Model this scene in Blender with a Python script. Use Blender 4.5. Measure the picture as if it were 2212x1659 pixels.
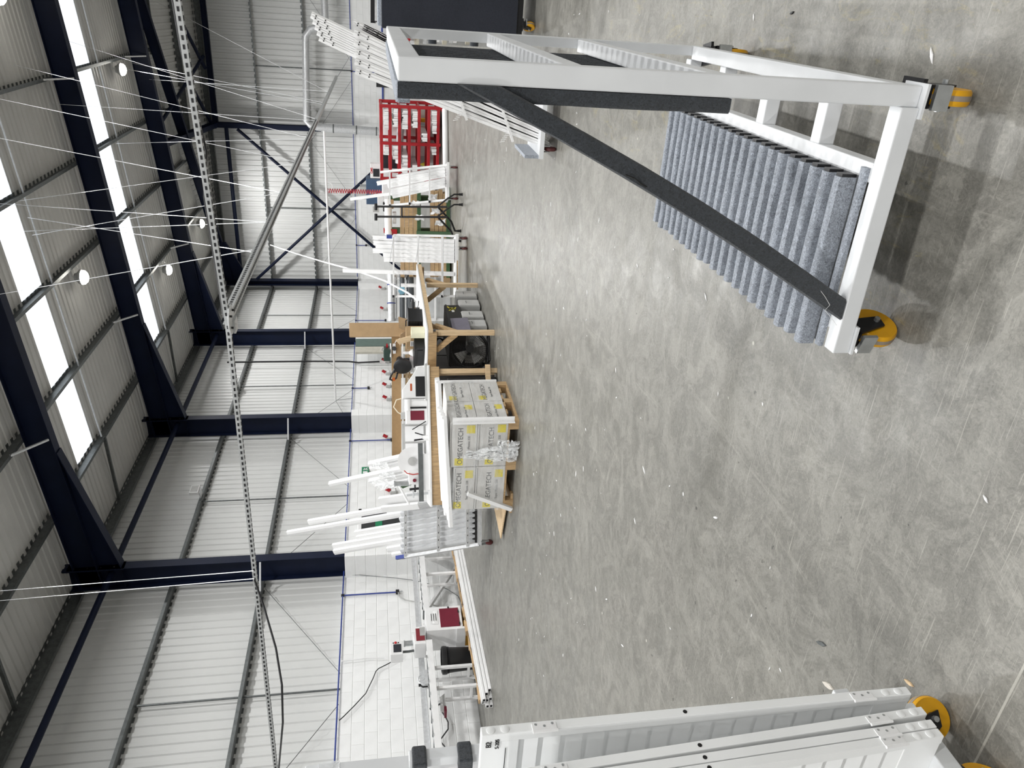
import bpy, bmesh, math, random
import numpy as np
from mathutils import Vector, Matrix, Euler
random.seed(7)
S = bpy.context.scene
COL = S.collection
for o in list(bpy.data.objects): bpy.data.objects.remove(o)

# ---------------------------------------------------------------- camera (the photograph lies on its side: world up = image left)
FPX = 1645.0
YAW, PITCH, ROLL = math.radians(-27.337), math.radians(-9.939), math.radians(-0.966)
CAMZ = 1.65
_cy, _sy = math.cos(YAW), math.sin(YAW)
FWD = np.array([_sy*math.cos(PITCH), _cy*math.cos(PITCH), math.sin(PITCH)])
_r = np.array([_cy, -_sy, 0.0]); _u = np.cross(_r, FWD)
RGT = _r*math.cos(ROLL) + _u*math.sin(ROLL); UPV = -_r*math.sin(ROLL) + _u*math.cos(ROLL)
CAM = np.array([0, 0, CAMZ])
cd = bpy.data.cameras.new('camera'); cam = bpy.data.objects.new('camera', cd); COL.objects.link(cam)
cd.sensor_fit = 'HORIZONTAL'; cd.sensor_width = 36.0; cd.lens = FPX/2212*36.0; cd.clip_start = .05; cd.clip_end = 300
cx, cy_, cz = -UPV, RGT, -FWD
cam.matrix_world = Matrix(((cx[0], cy_[0], cz[0], 0), (cx[1], cy_[1], cz[1], 0), (cx[2], cy_[2], cz[2], CAMZ), (0, 0, 0, 1)))
S.camera = cam
S.view_settings.view_transform = 'Standard'; S.view_settings.look = 'None'; S.view_settings.gamma = 1.0
S.view_settings.use_curve_mapping = False; S.view_settings.exposure = EXPOSURE = 0.0

# world: plain bright overcast sky
W = bpy.data.worlds.new('sky'); S.world = W; W.use_nodes = True
bg = W.node_tree.nodes['Background']; bg.inputs[0].default_value = (.93, .97, 1.0, 1); bg.inputs[1].default_value = 2.2
LAMP_W, LAMP_C = 900.0, (1, .995, .985)      # high-bay lamp power and colour

# surveyed points: where a sight line meets a floor level, a wall plane or a depth
def ray(px, py):
    v = RGT*(829.5-py) + UPV*(1106-px) + FWD*FPX
    return v/np.linalg.norm(v)
def Z(px, py, z=0.0): v = ray(px, py); return Vector(CAM + v*(z-CAMZ)/v[2])
def AX(px, py, X): v = ray(px, py); return Vector(CAM + v*X/v[0])
def AY(px, py, Y): v = ray(px, py); return Vector(CAM + v*Y/v[1])
def AD(px, py, d): v = ray(px, py); return Vector(CAM + v*d/np.dot(v, FWD))
def APL(px, py, p, n):
    v = ray(px, py); n = np.array(n, float); return Vector(CAM + v*np.dot(np.array(p)-CAM, n)/np.dot(v, n))

# ---------------------------------------------------------------- materials
MATS = {}
def mat(name, col, rough=.5, metal=0.0, var=.06, scale=8.0, bump=0.0, bscale=60.0, spec=.5, trans=0.0, stretch=None, alpha=1.0, emit=None, ior=1.45):
    if name in MATS: return MATS[name]
    m = bpy.data.materials.new(name); m.use_nodes = True; MATS[name] = m
    nt = m.node_tree; N = nt.nodes; L = nt.links; b = N['Principled BSDF']
    b.inputs['Roughness'].default_value = rough; b.inputs['Metallic'].default_value = metal
    b.inputs['Specular IOR Level'].default_value = spec; b.inputs['IOR'].default_value = ior
    b.inputs['Transmission Weight'].default_value = trans; b.inputs['Alpha'].default_value = alpha
    tc = N.new('ShaderNodeTexCoord'); src = tc.outputs['Object']
    if stretch:
        mp = N.new('ShaderNodeMapping'); mp.inputs['Scale'].default_value = stretch; L.new(src, mp.inputs[0]); src = mp.outputs[0]
    nz = N.new('ShaderNodeTexNoise'); nz.inputs['Scale'].default_value = scale; nz.inputs['Detail'].default_value = 3; L.new(src, nz.inputs['Vector'])
    r = N.new('ShaderNodeValToRGB'); c = np.array(col)
    r.color_ramp.elements[0].position = .3; r.color_ramp.elements[1].position = .7
    r.color_ramp.elements[0].color = (*np.clip(c*(1-var), 0, 1), 1); r.color_ramp.elements[1].color = (*np.clip(c*(1+var), 0, 1), 1)
    L.new(nz.outputs[0], r.inputs[0]); L.new(r.outputs[0], b.inputs['Base Color'])
    if bump:
        n2 = N.new('ShaderNodeTexNoise'); n2.inputs['Scale'].default_value = bscale; n2.inputs['Detail'].default_value = 3; L.new(src, n2.inputs['Vector'])
        bp = N.new('ShaderNodeBump'); bp.inputs['Strength'].default_value = bump; bp.inputs['Distance'].default_value = .01
        L.new(n2.outputs[0], bp.inputs['Height']); L.new(bp.outputs[0], b.inputs['Normal'])
    if emit:
        b.inputs['Emission Color'].default_value = (*emit[:3], 1); b.inputs['Emission Strength'].default_value = emit[3]
    return m

M_white = mat('white_paint', (.80, .80, .80), .42, var=.03)
M_wall = mat('painted_block', (.82, .825, .82), .6, var=.035, scale=3, bump=.15, bscale=90)
M_clad = mat('liner_sheet', (.645, .65, .64), .35, var=.03, scale=1.2)
M_roofsheet = mat('roof_liner_sheet', (.55, .545, .525), .45, var=.05, scale=1.5)
M_navy = mat('navy_steel', (.005, .009, .027), .5, spec=.22, var=.15, scale=3)
M_galv = mat('galvanised_steel', (.14, .15, .15), .42, metal=.55, var=.18, scale=14)
M_galvL = mat('bright_galvanised', (.62, .63, .64), .38, metal=.35, var=.1, scale=20)
M_black = mat('black_plastic', (.012, .012, .013), .45)
M_dark = mat('dark_metal', (.02, .02, .022), .4, metal=.3)
M_cable = mat('black_cable', (.015, .015, .017), .5)
M_blue = mat('blue_pipe', (.035, .06, .27), .45)
M_pvc = mat('white_profile', (.84, .84, .84), .3, var=.02)
M_pvcg = mat('filmed_profile', (.62, .63, .64), .3, var=.05, scale=20)
M_chrome = mat('zinc_plate', (.55, .57, .58), .3, metal=.8, var=.1, scale=30)
M_yellow = mat('yellow_polyurethane', (.72, .36, .01), .35, var=.06)
M_red = mat('red_paint', (.36, .012, .018), .4)
M_maroon = mat('maroon_panel', (.16, .012, .03), .4)
M_wood = mat('pine_timber', (.47, .32, .17), .6, var=.22, scale=5, stretch=(12, 12, 1.2))
M_woodL = mat('light_pine', (.66, .49, .30), .6, var=.15, scale=5, stretch=(12, 12, 1.2))
M_card = mat('cardboard', (.44, .30, .165), .75, var=.06, scale=12)
M_mdf = mat('mdf_board', (.33, .21, .10), .7, var=.06, scale=20)
M_green = mat('green_steel', (.045, .10, .04), .5, var=.15)
M_screen = mat('dark_screen', (.03, .033, .04), .15)
M_ink = mat('black_ink', (.01, .01, .01), .6)
M_greyplastic = mat('grey_plastic', (.42, .42, .41), .5)

# ---------------------------------------------------------------- mesh helpers
class MB:
    def __init__(s): s.v = []; s.f = []
    def add(s, vs, fs):
        k = len(s.v); s.v += [tuple(v) for v in vs]; s.f += [tuple(i+k for i in f) for f in fs]; return s
    def box(s, lo, hi):
        x0, y0, z0 = lo; x1, y1, z1 = hi
        return s.add([(x0,y0,z0),(x1,y0,z0),(x1,y1,z0),(x0,y1,z0),(x0,y0,z1),(x1,y0,z1),(x1,y1,z1),(x0,y1,z1)],
                     [(0,3,2,1),(4,5,6,7),(0,1,5,4),(1,2,6,5),(2,3,7,6),(3,0,4,7)])
    def cbox(s, c, d): return s.box([c[i]-d[i]/2 for i in range(3)], [c[i]+d[i]/2 for i in range(3)])
    def hexa(s, P):   # 8 corners: bottom 4, top 4
        return s.add(P, [(0,3,2,1),(4,5,6,7),(0,1,5,4),(1,2,6,5),(2,3,7,6),(3,0,4,7)])
    def frame(s, p, q, up=(0,0,1)):
        p, q = Vector(p), Vector(q); d = (q-p).normalized(); u = Vector(up); u = u-d*u.dot(d)
        if u.length < 1e-4: u = Vector((1,0,0)); u = u-d*u.dot(d)
        u.normalize(); return p, q, d, d.cross(u), u
    def beam(s, p, q, w, h, up=(0,0,1)):     # w sideways, h along up
        p, q, d, a, u = s.frame(p, q, up); P = []
        for c in (p, q): P += [c-a*w/2-u*h/2, c+a*w/2-u*h/2, c+a*w/2+u*h/2, c-a*w/2+u*h/2]
        return s.add(P, [(0,1,2,3),(7,6,5,4),(0,4,5,1),(1,5,6,2),(2,6,7,3),(3,7,4,0)])
    def sweep(s, prof, p, q, up=(0,0,1), closed=True, cap=True):   # 2D profile (side, up) extruded p->q
        p, q, d, a, u = s.frame(p, q, up); n = len(prof)
        vs = [p+a*x+u*y for x, y in prof] + [q+a*x+u*y for x, y in prof]
        fs = [(i, (i+1) % n, n+(i+1) % n, n+i) for i in range(n if closed else n-1)]
        if cap and closed: fs += [tuple(range(n-1, -1, -1)), tuple(range(n, 2*n))]
        return s.add(vs, fs)
    def ibeam(s, p, q, w, h, tf, tw, up=(0,0,1)):
        pr = [(-w/2,-h/2),(w/2,-h/2),(w/2,-h/2+tf),(tw/2,-h/2+tf),(tw/2,h/2-tf),(w/2,h/2-tf),(w/2,h/2),(-w/2,h/2),(-w/2,h/2-tf),(-tw/2,h/2-tf),(-tw/2,-h/2+tf),(-w/2,-h/2+tf)]
        k = len(s.v); s.sweep(pr, p, q, up, True, False)
        for o in (0, 12): s.f += [tuple(k+o+i for i in t) for t in ((0,1,2,3,10,11),(3,4,9,10),(4,5,6,7,8,9))]
        return s
    def tube(s, p, q, r, n=10, r2=None, cap=True):
        p, q, d, a, u = s.frame(p, q, (0,0,1)); r2 = r if r2 is None else r2
        vs = [p+(a*math.cos(t)+u*math.sin(t))*r for t in [2*math.pi*i/n for i in range(n)]] + [q+(a*math.cos(t)+u*math.sin(t))*r2 for t in [2*math.pi*i/n for i in range(n)]]
        fs = [(i, (i+1) % n, n+(i+1) % n, n+i) for i in range(n)]
        if cap: fs += [tuple(range(n-1,-1,-1)), tuple(range(n, 2*n))]
        return s.add(vs, fs)
    def path(s, pts, r, n=8, closed=False):
        pts = [Vector(p) for p in pts]; m = len(pts); k = len(s.v); prev = None
        for i, p in enumerate(pts):
            if closed: d = pts[(i+1) % m]-pts[i-1]
            else: d = pts[min(i+1, m-1)]-pts[max(i-1, 0)]
            d.normalize()
            if prev is None:
                u = Vector((0,0,1)); u = u-d*u.dot(d)
                if u.length < .05: u = Vector((1,0,0)); u = u-d*u.dot(d)
            else: u = prev-d*prev.dot(d)
            u.normalize(); prev = u; a = d.cross(u)
            for j in range(n):
                t = 2*math.pi*j/n; s.v.append(tuple(p+(a*math.cos(t)+u*math.sin(t))*r))
        for i in range(m if closed else m-1):
            i2 = (i+1) % m
            for j in range(n): s.f.append((k+i*n+j, k+i*n+(j+1) % n, k+i2*n+(j+1) % n, k+i2*n+j))
        if not closed: s.f += [tuple(k+j for j in range(n-1,-1,-1)), tuple(k+(m-1)*n+j for j in range(n))]
        return s
    def lathe(s, c, prof, n=24, axis=(0,0,1)):   # prof (r, h) from centre c along axis
        c = Vector(c); d = Vector(axis).normalized(); u = Vector((1,0,0)) if abs(d.x) < .9 else Vector((0,1,0)); u = (u-d*u.dot(d)).normalized(); a = d.cross(u)
        k = len(s.v); m = len(prof)
        for r, h in prof:
            for j in range(n):
                t = 2*math.pi*j/n; s.v.append(tuple(c+d*h+(u*math.cos(t)+a*math.sin(t))*max(r, 1e-4)))
        for i in range(m-1):
            for j in range(n): s.f.append((k+i*n+j, k+i*n+(j+1) % n, k+(i+1)*n+(j+1) % n, k+(i+1)*n+j))
        s.f += [tuple(k+j for j in range(n-1,-1,-1)), tuple(k+(m-1)*n+j for j in range(n))]
        return s
    def quad(s, a, b, c, d): return s.add([a, b, c, d], [(0,1,2,3)])
    def mesh(s, name, m, off=(0,0,0), smooth=False):
        me = bpy.data.meshes.new(name); o = Vector(off)
        me.from_pydata([tuple(Vector(v)-o) for v in s.v], [], s.f); me.validate()
        bm = bmesh.new(); bm.from_mesh(me); bmesh.ops.recalc_face_normals(bm, faces=bm.faces); bm.to_mesh(me); bm.free()
        me.materials.append(m)
        if smooth:
            me.polygons.foreach_set('use_smooth', [True]*len(me.polygons)); me.set_sharp_from_angle(angle=math.radians(40))
        return me

def obj(name, data, parent=None):
    o = bpy.data.objects.new(name, data); COL.objects.link(o)
    if parent is not None: o.parent = parent
    return o
def tag(o, label=None, cat=None, group=None, kind=None):
    if label: o['label'] = label
    if cat: o['category'] = cat
    if group: o['group'] = group
    if kind: o['kind'] = kind
    return o
def bevel(o, w, seg=2):
    b = o.modifiers.new('bevel', 'BEVEL'); b.width = w; b.segments = seg; b.limit_method = 'ANGLE'; b.angle_limit = math.radians(40); return o

class Thing:
    """an Empty at the thing's base; parts are meshes given in the thing's own coordinates (or world ones when world=True)"""
    def __init__(s, name, label, cat, loc=(0,0,0), rz=0.0, group=None, world=False, kind=None):
        s.e = obj(name, None); s.e.location = loc; s.e.rotation_euler = (0, 0, rz); s.off = Vector(loc) if world else Vector((0,0,0))
        s.e.empty_display_size = .1; tag(s.e, label, cat, group, kind)
    def part(s, name, mb, m, parent=None, smooth=False, bev=0, kind=None, label=None):
        o = obj(name, mb.mesh(name, m, s.off, smooth), parent or s.e)
        if bev: bevel(o, bev)
        tag(o, label, None, None, kind); return o
def single(name, mb, m, label, cat, group=None, smooth=False, bev=0, kind=None):
    vs = np.array(mb.v); c = Vector(((vs[:,0].min()+vs[:,0].max())/2, (vs[:,1].min()+vs[:,1].max())/2, vs[:,2].min()))
    o = obj(name, mb.mesh(name, m, c, smooth)); o.location = c
    if bev: bevel(o, bev)
    return tag(o, label, cat, group, kind)
def copy_tree(o, parent=None):
    c = o.copy(); COL.objects.link(c)
    if parent is not None: c.parent = parent
    for ch in list(o.children): copy_tree(ch, c)
    return c
def text(parent, s, m, size, loc, rot, name='lettering', ext=.0008, bold=0.0, align='CENTER'):
    cu = bpy.data.curves.new(name, 'FONT'); cu.body = s; cu.size = size; cu.extrude = ext; cu.offset = bold; cu.align_x = align; cu.align_y = 'CENTER'; cu.materials.append(m)
    t = bpy.data.objects.new(name, cu); COL.objects.link(t); bpy.context.view_layer.update()
    me = bpy.data.meshes.new_from_object(t.evaluated_get(bpy.context.evaluated_depsgraph_get())); bpy.data.objects.remove(t)
    me.materials.clear(); me.materials.append(m)
    o = obj(name, me, parent)
    if isinstance(rot, Matrix): o.matrix_local = Matrix.Translation(loc) @ rot.to_4x4()
    else: o.location = loc; o.rotation_euler = rot
    return o
# ================================================================ building shell
XW, YE, ZW = -11.26, 31.2, 2.42          # inside face of the block walls, their height
XR = 3.2                                  # ridge
PITCHM, PITCHE = .0875, .208              # main slope, hipped end slope
def zraf(X): return 8.08 + PITCHM*((X if X <= XR else 2*XR-X) + 6.53)     # top of rafters
def zsh(X): return zraf(X) + .205                                          # underside of sheets
YHE = 31.4; ZEV = zsh(-11.46)
def yhip(X): return YHE - (zsh(X)-ZEV)/PITCHE
def zend(Y, lev=0.0): return ZEV + PITCHE*(YHE-Y) + lev

# ---- concrete floor
def concrete():
    m = bpy.data.materials.new('worn_concrete'); m.use_nodes = True; nt = m.node_tree; N = nt.nodes; L = nt.links; b = N['Principled BSDF']
    tc = N.new('ShaderNodeTexCoord'); P = tc.outputs['Object']
    def noise(scale, det=6, rough=.6, st=None, rot=0, dist=0):
        v = P
        if st:
            mp = N.new('ShaderNodeMapping'); mp.inputs['Scale'].default_value = st; mp.inputs['Rotation'].default_value = (0, 0, rot); L.new(P, mp.inputs[0]); v = mp.outputs[0]
        n = N.new('ShaderNodeTexNoise'); n.inputs['Scale'].default_value = scale; n.inputs['Detail'].default_value = det; n.inputs['Roughness'].default_value = rough; n.inputs['Distortion'].default_value = dist
        L.new(v, n.inputs['Vector']); return n.outputs[0]
    def ramp(x, a, c0, z, c1):
        r = N.new('ShaderNodeValToRGB'); e = r.color_ramp.elements; e[0].position = a; e[0].color = c0; e[1].position = z; e[1].color = c1; L.new(x, r.inputs[0]); return r.outputs[0]
    def mix(f, a, c, mode='MIX'):
        x = N.new('ShaderNodeMix'); x.data_type = 'RGBA'; x.blend_type = mode
        if isinstance(f, float): x.inputs['Factor'].default_value = f
        else: L.new(f, x.inputs['Factor'])
        for i, q in ((6, a), (7, c)):
            if isinstance(q, tuple): x.inputs[i].default_value = q
            else: L.new(q, x.inputs[i])
        return x.outputs[2]
    g = lambda v, t=0: (v*.745, v*.722, v*(.645-t), 1)
    base = ramp(noise(.55, 6, .75, dist=.6), .36, g(.19), .62, g(.31))
    grain = ramp(noise(48, 5, .85, dist=1.6), .36, g(.09), .66, g(.46)); c = mix(.50, base, grain)
    mott = ramp(noise(4.0, 6, .82, dist=1.4), .44, g(.13, .02), .57, g(.33)); c = mix(.36, c, mott)
    blot = ramp(noise(1.7, 7, .85, dist=2.2), .56, (0,0,0,1), .60, (1,1,1,1)); c = mix(mix(.30, (0,0,0,1), blot), c, g(.42))
    blot2 = ramp(noise(2.3, 7, .85, dist=2.0), .61, (0,0,0,1), .645, (1,1,1,1)); c = mix(mix(.38, (0,0,0,1), blot2), c, g(.13))
    # fine hairline scratches in several directions
    for sc, rot, lo, hi, f in ((3, .5, .675, .69, .40), (4, -.9, .68, .695, .36), (2.5, 1.7, .69, .705, .40), (5, 2.4, .69, .70, .40)):
        s_ = ramp(noise(sc, 3, .5, st=(1, 42, 1), rot=rot, dist=.25), lo, (0,0,0,1), hi, (1,1,1,1))
        c = mix(mix(f, (0,0,0,1), s_), c, g(.55))
    sd = ramp(noise(5, 3, .5, st=(1, 40, 1), rot=.1, dist=.3), .70, (0,0,0,1), .715, (1,1,1,1)); c = mix(mix(.45, (0,0,0,1), sd), c, g(.07))
    # pale worn lanes that run along the hall
    lane = ramp(noise(2.2, 6, .82, st=(2.2, .3, 1), rot=.35, dist=.7), .60, (0,0,0,1), .66, (1,1,1,1)); c = mix(mix(.30, (0,0,0,1), lane), c, g(.46))
    dots = ramp(noise(19, 2, .5), .745, (0,0,0,1), .76, (1,1,1,1)); c = mix(mix(.7, (0,0,0,1), dots), c, g(.05))
    # faded yellow paint marks beside the carpeted trolley
    ym = ramp(noise(5, 5, .85, st=(2,.6,1), dist=1.0), .56, (0,0,0,1), .68, (1,1,1,1))
    sx = N.new('ShaderNodeSeparateXYZ'); L.new(P, sx.inputs[0])
    def mth(op, a, q):
        x = N.new('ShaderNodeMath'); x.operation = op
        for i, w in ((0, a), (1, q)):
            if isinstance(w, (int, float)): x.inputs[i].default_value = w
            else: L.new(w, x.inputs[i])
        return x.outputs[0]
    inx = mth('LESS_THAN', mth('ABSOLUTE', mth('SUBTRACT', sx.outputs[0], -.1), 0), .75); iny = mth('LESS_THAN', mth('ABSOLUTE', mth('SUBTRACT', sx.outputs[1], 4.0), 0), 2.0)
    ymk = mth('MULTIPLY', mth('MULTIPLY', inx, iny), .26); yy = N.new('ShaderNodeMath'); yy.operation = 'MULTIPLY'; L.new(ym, yy.inputs[0]); L.new(ymk, yy.inputs[1])
    c = mix(yy.outputs[0], c, (.42, .34, .10, 1))
    # small white spots of dropped sealant
    vo = N.new('ShaderNodeTexVoronoi'); vo.inputs['Scale'].default_value = 2.6; L.new(P, vo.inputs['Vector'])
    sp = ramp(vo.outputs['Distance'], .018, (1,1,1,1), .03, (0,0,0,1)); c = mix(sp, c, g(.65))
    # saw-cut joints of the slab
    def line(sock, off, pos, w):
        return mth('LESS_THAN', mth('ABSOLUTE', mth('SUBTRACT', sock, pos), 0), w)
    j = mth('MAXIMUM', line(sx.outputs[1], 0, 7.52, .004), line(sx.outputs[1], 0, 13.6, .005)); c = mix(mth('MULTIPLY', j, .6), c, g(.07))
    j2 = line(sx.outputs[1], 0, 1.19, .0035); c = mix(mth('MULTIPLY', j2, .7), c, g(.55))
    L.new(c, b.inputs['Base Color'])
    rr = ramp(noise(4, 5, .7), .3, (.30,.30,.30,1), .7, (.52,.52,.52,1)); L.new(rr, b.inputs['Roughness'])
    bp = N.new('ShaderNodeBump'); bp.inputs['Strength'].default_value = .12; bp.inputs['Distance'].default_value = .004; L.new(noise(40, 3, .7), bp.inputs['Height']); L.new(bp.outputs[0], b.inputs['Normal'])
    return m
fl = obj('floor', MB().box((-11.6, -19, -.2), (17.6, 31.6, 0)).mesh('floor', concrete())); tag(fl, 'worn grey concrete floor', 'floor', kind='structure')

# ---- block walls: painted concrete blocks laid in 11 courses
CH, BL, J = .22, .44, .010
blk = {}
def block_mesh(axis, ln):
    k = (axis, round(ln, 3))
    if k not in blk:
        d = (.1, ln-.0025, CH-J) if axis == 'x' else (ln-.0025, .1, CH-J)
        mb = MB().cbox((0,0,0), d); me = mb.mesh('block', M_wall); blk[k] = me
        bm = bmesh.new(); bm.from_mesh(me); bmesh.ops.bevel(bm, geom=bm.edges[:], offset=.0028, segments=1, affect='EDGES'); bm.to_mesh(me); bm.free()
    return blk[k]
def course_blocks(wall, axis, lo, hi, pos, n_individual, near_first):
    spots = []
    for c in range(11):
        x = lo - (BL/2 if c % 2 else 0)
        while x < hi-1e-6:
            a, b_ = max(x, lo), min(x+BL, hi); x += BL
            if b_-a > .05: spots.append((a, b_, c))
    spots.sort(key=lambda s_: near_first(s_)); rest = MB()
    for i, (a, b_, c) in enumerate(spots):
        mid, z = (a+b_)/2, c*CH+CH/2
        if i < n_individual:
            o = obj('block', block_mesh(axis, b_-a), wall); o.location = (pos-.05, mid, z) if axis == 'x' else (mid, pos+.05, z)
        else:
            if axis == 'x': rest.cbox((pos-.05, mid, z), (.1, b_-a-.004, CH-J))
            else: rest.cbox((mid, pos+.05, z), (b_-a-.004, .1, CH-J))
    if rest.v: tag(obj('blockwork', rest.mesh('blockwork', M_wall), wall), kind='stuff')
wl = obj('wall_left', MB().box((XW-.2, -19, 0), (XW-.007, 31.4, ZW)).mesh('wall_left', M_wall)); tag(wl, 'white painted block wall with ribbed white cladding above, along the saw bench', 'wall', kind='structure')
course_blocks(wl, 'x', 6.8, YE, XW, 300, lambda s_: s_[0])
wb = obj('wall_back', MB().box((XW, YE+.007, 0), (17.4, YE+.2, ZW)).mesh('wall_back', M_wall)); tag(wb, 'white painted block wall with ribbed cladding above at the far end', 'wall', kind='structure')
course_blocks(wb, 'y', XW, 6.0, YE, 290, lambda s_: abs(s_[0]+6))

# ---- ribbed sheets: one metre wide, five ribs
def ribsheet(w, n, rib=.022):
    p = []; q = w/n
    for i in range(n): p += [(i*q, 0), (i*q+q*.42, 0), (i*q+q*.52, rib), (i*q+q*.86, rib), (i*q+q*.96, 0)]
    return p + [(w, 0)]
def strip(mb, prof, f0, f1):       # prof (t, d); f0/f1 give the end points for (t, d)
    a = [f0(t, d) for t, d in prof]; b_ = [f1(t, d) for t, d in prof]; n = len(prof)
    mb.add(a+b_, [(i, i+1, n+i+1, n+i) for i in range(n-1)]); return mb
PR = ribsheet(1.0, 5)
me = strip(MB(), PR, lambda t, d: (d, t, 0), lambda t, d: (d, t, ZEV-ZW+.3)).mesh('cladding_sheet', M_clad)
for i in range(51):
    o = obj('cladding_sheet', me, wl); o.location = (-11.47, -19+i*1.0, ZW-.3)
me2 = strip(MB(), PR, lambda t, d: (t, -d, 0), lambda t, d: (t, -d, ZEV-ZW+.3)).mesh('cladding_sheet', M_clad)
for i in range(29):
    o = obj('cladding_sheet', me2, wb); o.location = (-11.46+i*1.0, YHE+.01, ZW-.3)

# ---- roof: main slope strips, rooflights, hipped end slope
M_rooflight = bpy.data.materials.new('translucent_rooflight'); M_rooflight.use_nodes = True
nt = M_rooflight.node_tree; N = nt.nodes; N.remove(N['Principled BSDF'])
tr = N.new('ShaderNodeBsdfTranslucent'); tr.inputs[0].default_value = (.95, .97, 1, 1); tp = N.new('ShaderNodeBsdfTransparent'); tp.inputs[0].default_value = (.96, .98, 1, 1)
mx = N.new('ShaderNodeMixShader'); nz = N.new('ShaderNodeTexNoise'); nz.inputs['Scale'].default_value = 2; rp = N.new('ShaderNodeMapRange'); rp.inputs['To Min'].default_value = .45; rp.inputs['To Max'].default_value = .9
nt.links.new(nz.outputs[0], rp.inputs[0]); nt.links.new(rp.outputs[0], mx.inputs[0]); nt.links.new(tr.outputs[0], mx.inputs[1]); nt.links.new(tp.outputs[0], mx.inputs[2]); nt.links.new(mx.outputs[0], N['Material Output'].inputs[0])
roof = obj('ceiling', None); tag(roof, 'ribbed grey roof sheets with translucent rooflight strips', 'roof', kind='structure')
rl_off = [(2.94, 3.94), (8.95, 9.95), (14.96, 15.96), (21.1, 22.1)]
ys = [-7.0]; 
while ys[-1] < YHE-.01:
    nx = min(ys[-1]+1.0, YHE)
    for a, b_ in rl_off:
        if ys[-1] < a-.02 < nx: nx = a; break
        if abs(ys[-1]-a) < .03: nx = b_; break
    ys.append(nx)
for y0, y1 in zip(ys[:-1], ys[1:]):
    w = y1-y0; lit = any(abs(y0-a) < .03 for a, b_ in rl_off); pr = ribsheet(w, max(1, round(w*5)))
    def xh(y): return min(XR, -11.46 + (YHE-y)*PITCHE/PITCHM)
    def at_(x, t, d): X = min(x, xh(y0+t)); return (X, y0+t, zsh(X)-d)
    segs = [(-11.46, XR)] if not lit else [(-11.46, -9.5), (2.3, XR)]
    for a, b_ in segs: obj('roof_sheet', strip(MB(), pr, lambda t, d: at_(a, t, d), lambda t, d: at_(b_, t, d)).mesh('roof_sheet', M_roofsheet), roof)
    if lit: obj('rooflight', strip(MB(), pr, lambda t, d: at_(-9.5, t, d), lambda t, d: at_(2.3, t, d)).mesh('rooflight', M_rooflight), roof)
for i in range(29):
    x0 = -11.46+i*1.0
    def ye(x): return max(YHE - (zsh(min(x, 2*XR-x) if x > XR else x)-ZEV)/PITCHE, 25.2)
    obj('roof_sheet', strip(MB(), ribsheet(1.0, 5), lambda t, d: (x0+t, YHE, ZEV-d), lambda t, d: (x0+t, ye(x0+t), zend(ye(x0+t))-d)).mesh('roof_sheet', M_roofsheet), roof)
for nm, lo, hi, lb in (('wall_right', (17.5, -19, 0), (17.7, 31.6, 8.2), 'pale wall on the right side of the hall, out of view'), ('wall_front', (-11.6, -19.2, 0), (17.7, -19, 9.2), 'pale wall behind the camera')):
    tag(obj(nm, MB().box(lo, hi).mesh(nm, M_clad)), lb, 'wall', kind='structure')
for y0 in np.arange(-19, -7, 4.0):    # behind the camera
    obj('roof_sheet', strip(MB(), ribsheet(4.0, 20), lambda t, d: (-11.46, y0+t, zsh(-11.46)-d), lambda t, d: (XR, y0+t, zsh(XR)-d)).mesh('roof_sheet', M_roofsheet), roof)
for y0 in np.arange(-19, 25, 4.0):     # far side of the ridge
    obj('roof_sheet', strip(MB(), ribsheet(4.0, 20), lambda t, d: (XR, y0+t, zsh(XR)-d), lambda t, d: (17.86, y0+t, zsh(17.86)-d)).mesh('roof_sheet', M_roofsheet), roof)

obj('hip_leak_cover', MB().beam((-11.6, yhip(-11.6), zsh(-11.6)+.03), (XR, yhip(XR), zsh(XR)+.03), 1.3, .02).mesh('hip_leak_cover', M_roofsheet), roof)  # strip added above the hip to stop sky light leaking between sheets
obj('eaves_flashing', MB().beam((-11.52, -19, ZEV+.02), (-11.52, 31.6, ZEV+.02), .3, .02).mesh('eaves_flashing', M_roofsheet), roof)
obj('end_flashing', MB().beam((-11.6, 31.5, ZEV+.02), (17.7, 31.5, ZEV+.02), .35, .02).mesh('end_flashing', M_roofsheet), roof)
# ---- portal frames
def portal(Y, label):
    t = Thing('portal_frame', label, 'steel frame', (-10.995, Y, ZW), world=True, group='navy steel portal frames')
    for sg in (1, -1):
        fx = lambda X: X if sg > 0 else 2*XR-X
        c = MB().ibeam((fx(-10.995), Y, 0 if sg < 0 else ZW), (fx(-10.995), Y, 7.83), .21, .53, .017, .012, up=(1,0,0)); t.part('column', c, M_navy)
        r = MB().ibeam((fx(-11.25), Y, zraf(-11.25)-.23), (fx(XR), Y, zraf(XR)-.23), .21, .46, .018, .012); t.part('rafter', r, M_navy)
        h = MB(); P = [(-10.70, 6.82), (-8.0, zraf(-8)-.46), (-10.70, zraf(-10.7)-.44)]
        h.add([(fx(x), Y-.006, z) for x, z in P]+[(fx(x), Y+.006, z) for x, z in P], [(0,1,2),(5,4,3),(0,3,4,1),(1,4,5,2),(2,5,3,0)])
        h.beam((fx(-10.71), Y, 6.81), (fx(-7.98), Y, zraf(-8)-.47), .21, .02); t.part('haunch', h, M_navy)
        s_ = MB().box((fx(-10.745)-.015, Y-.12, 6.76), (fx(-10.745)+.015, Y+.12, 8.0)); s_.beam((fx(-11.25), Y-.055, 6.80), (fx(-10.75), Y-.055, 6.80), .10, .012); t.part('end_plate', s_, M_navy)
    for k in range(4):
        for dy in (-.055, .055): t.part('bolt', MB().tube((-10.725, Y+dy, 6.95+k*.25), (-10.70, Y+dy, 6.95+k*.25), .016, 6), M_dark)
    return t
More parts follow.
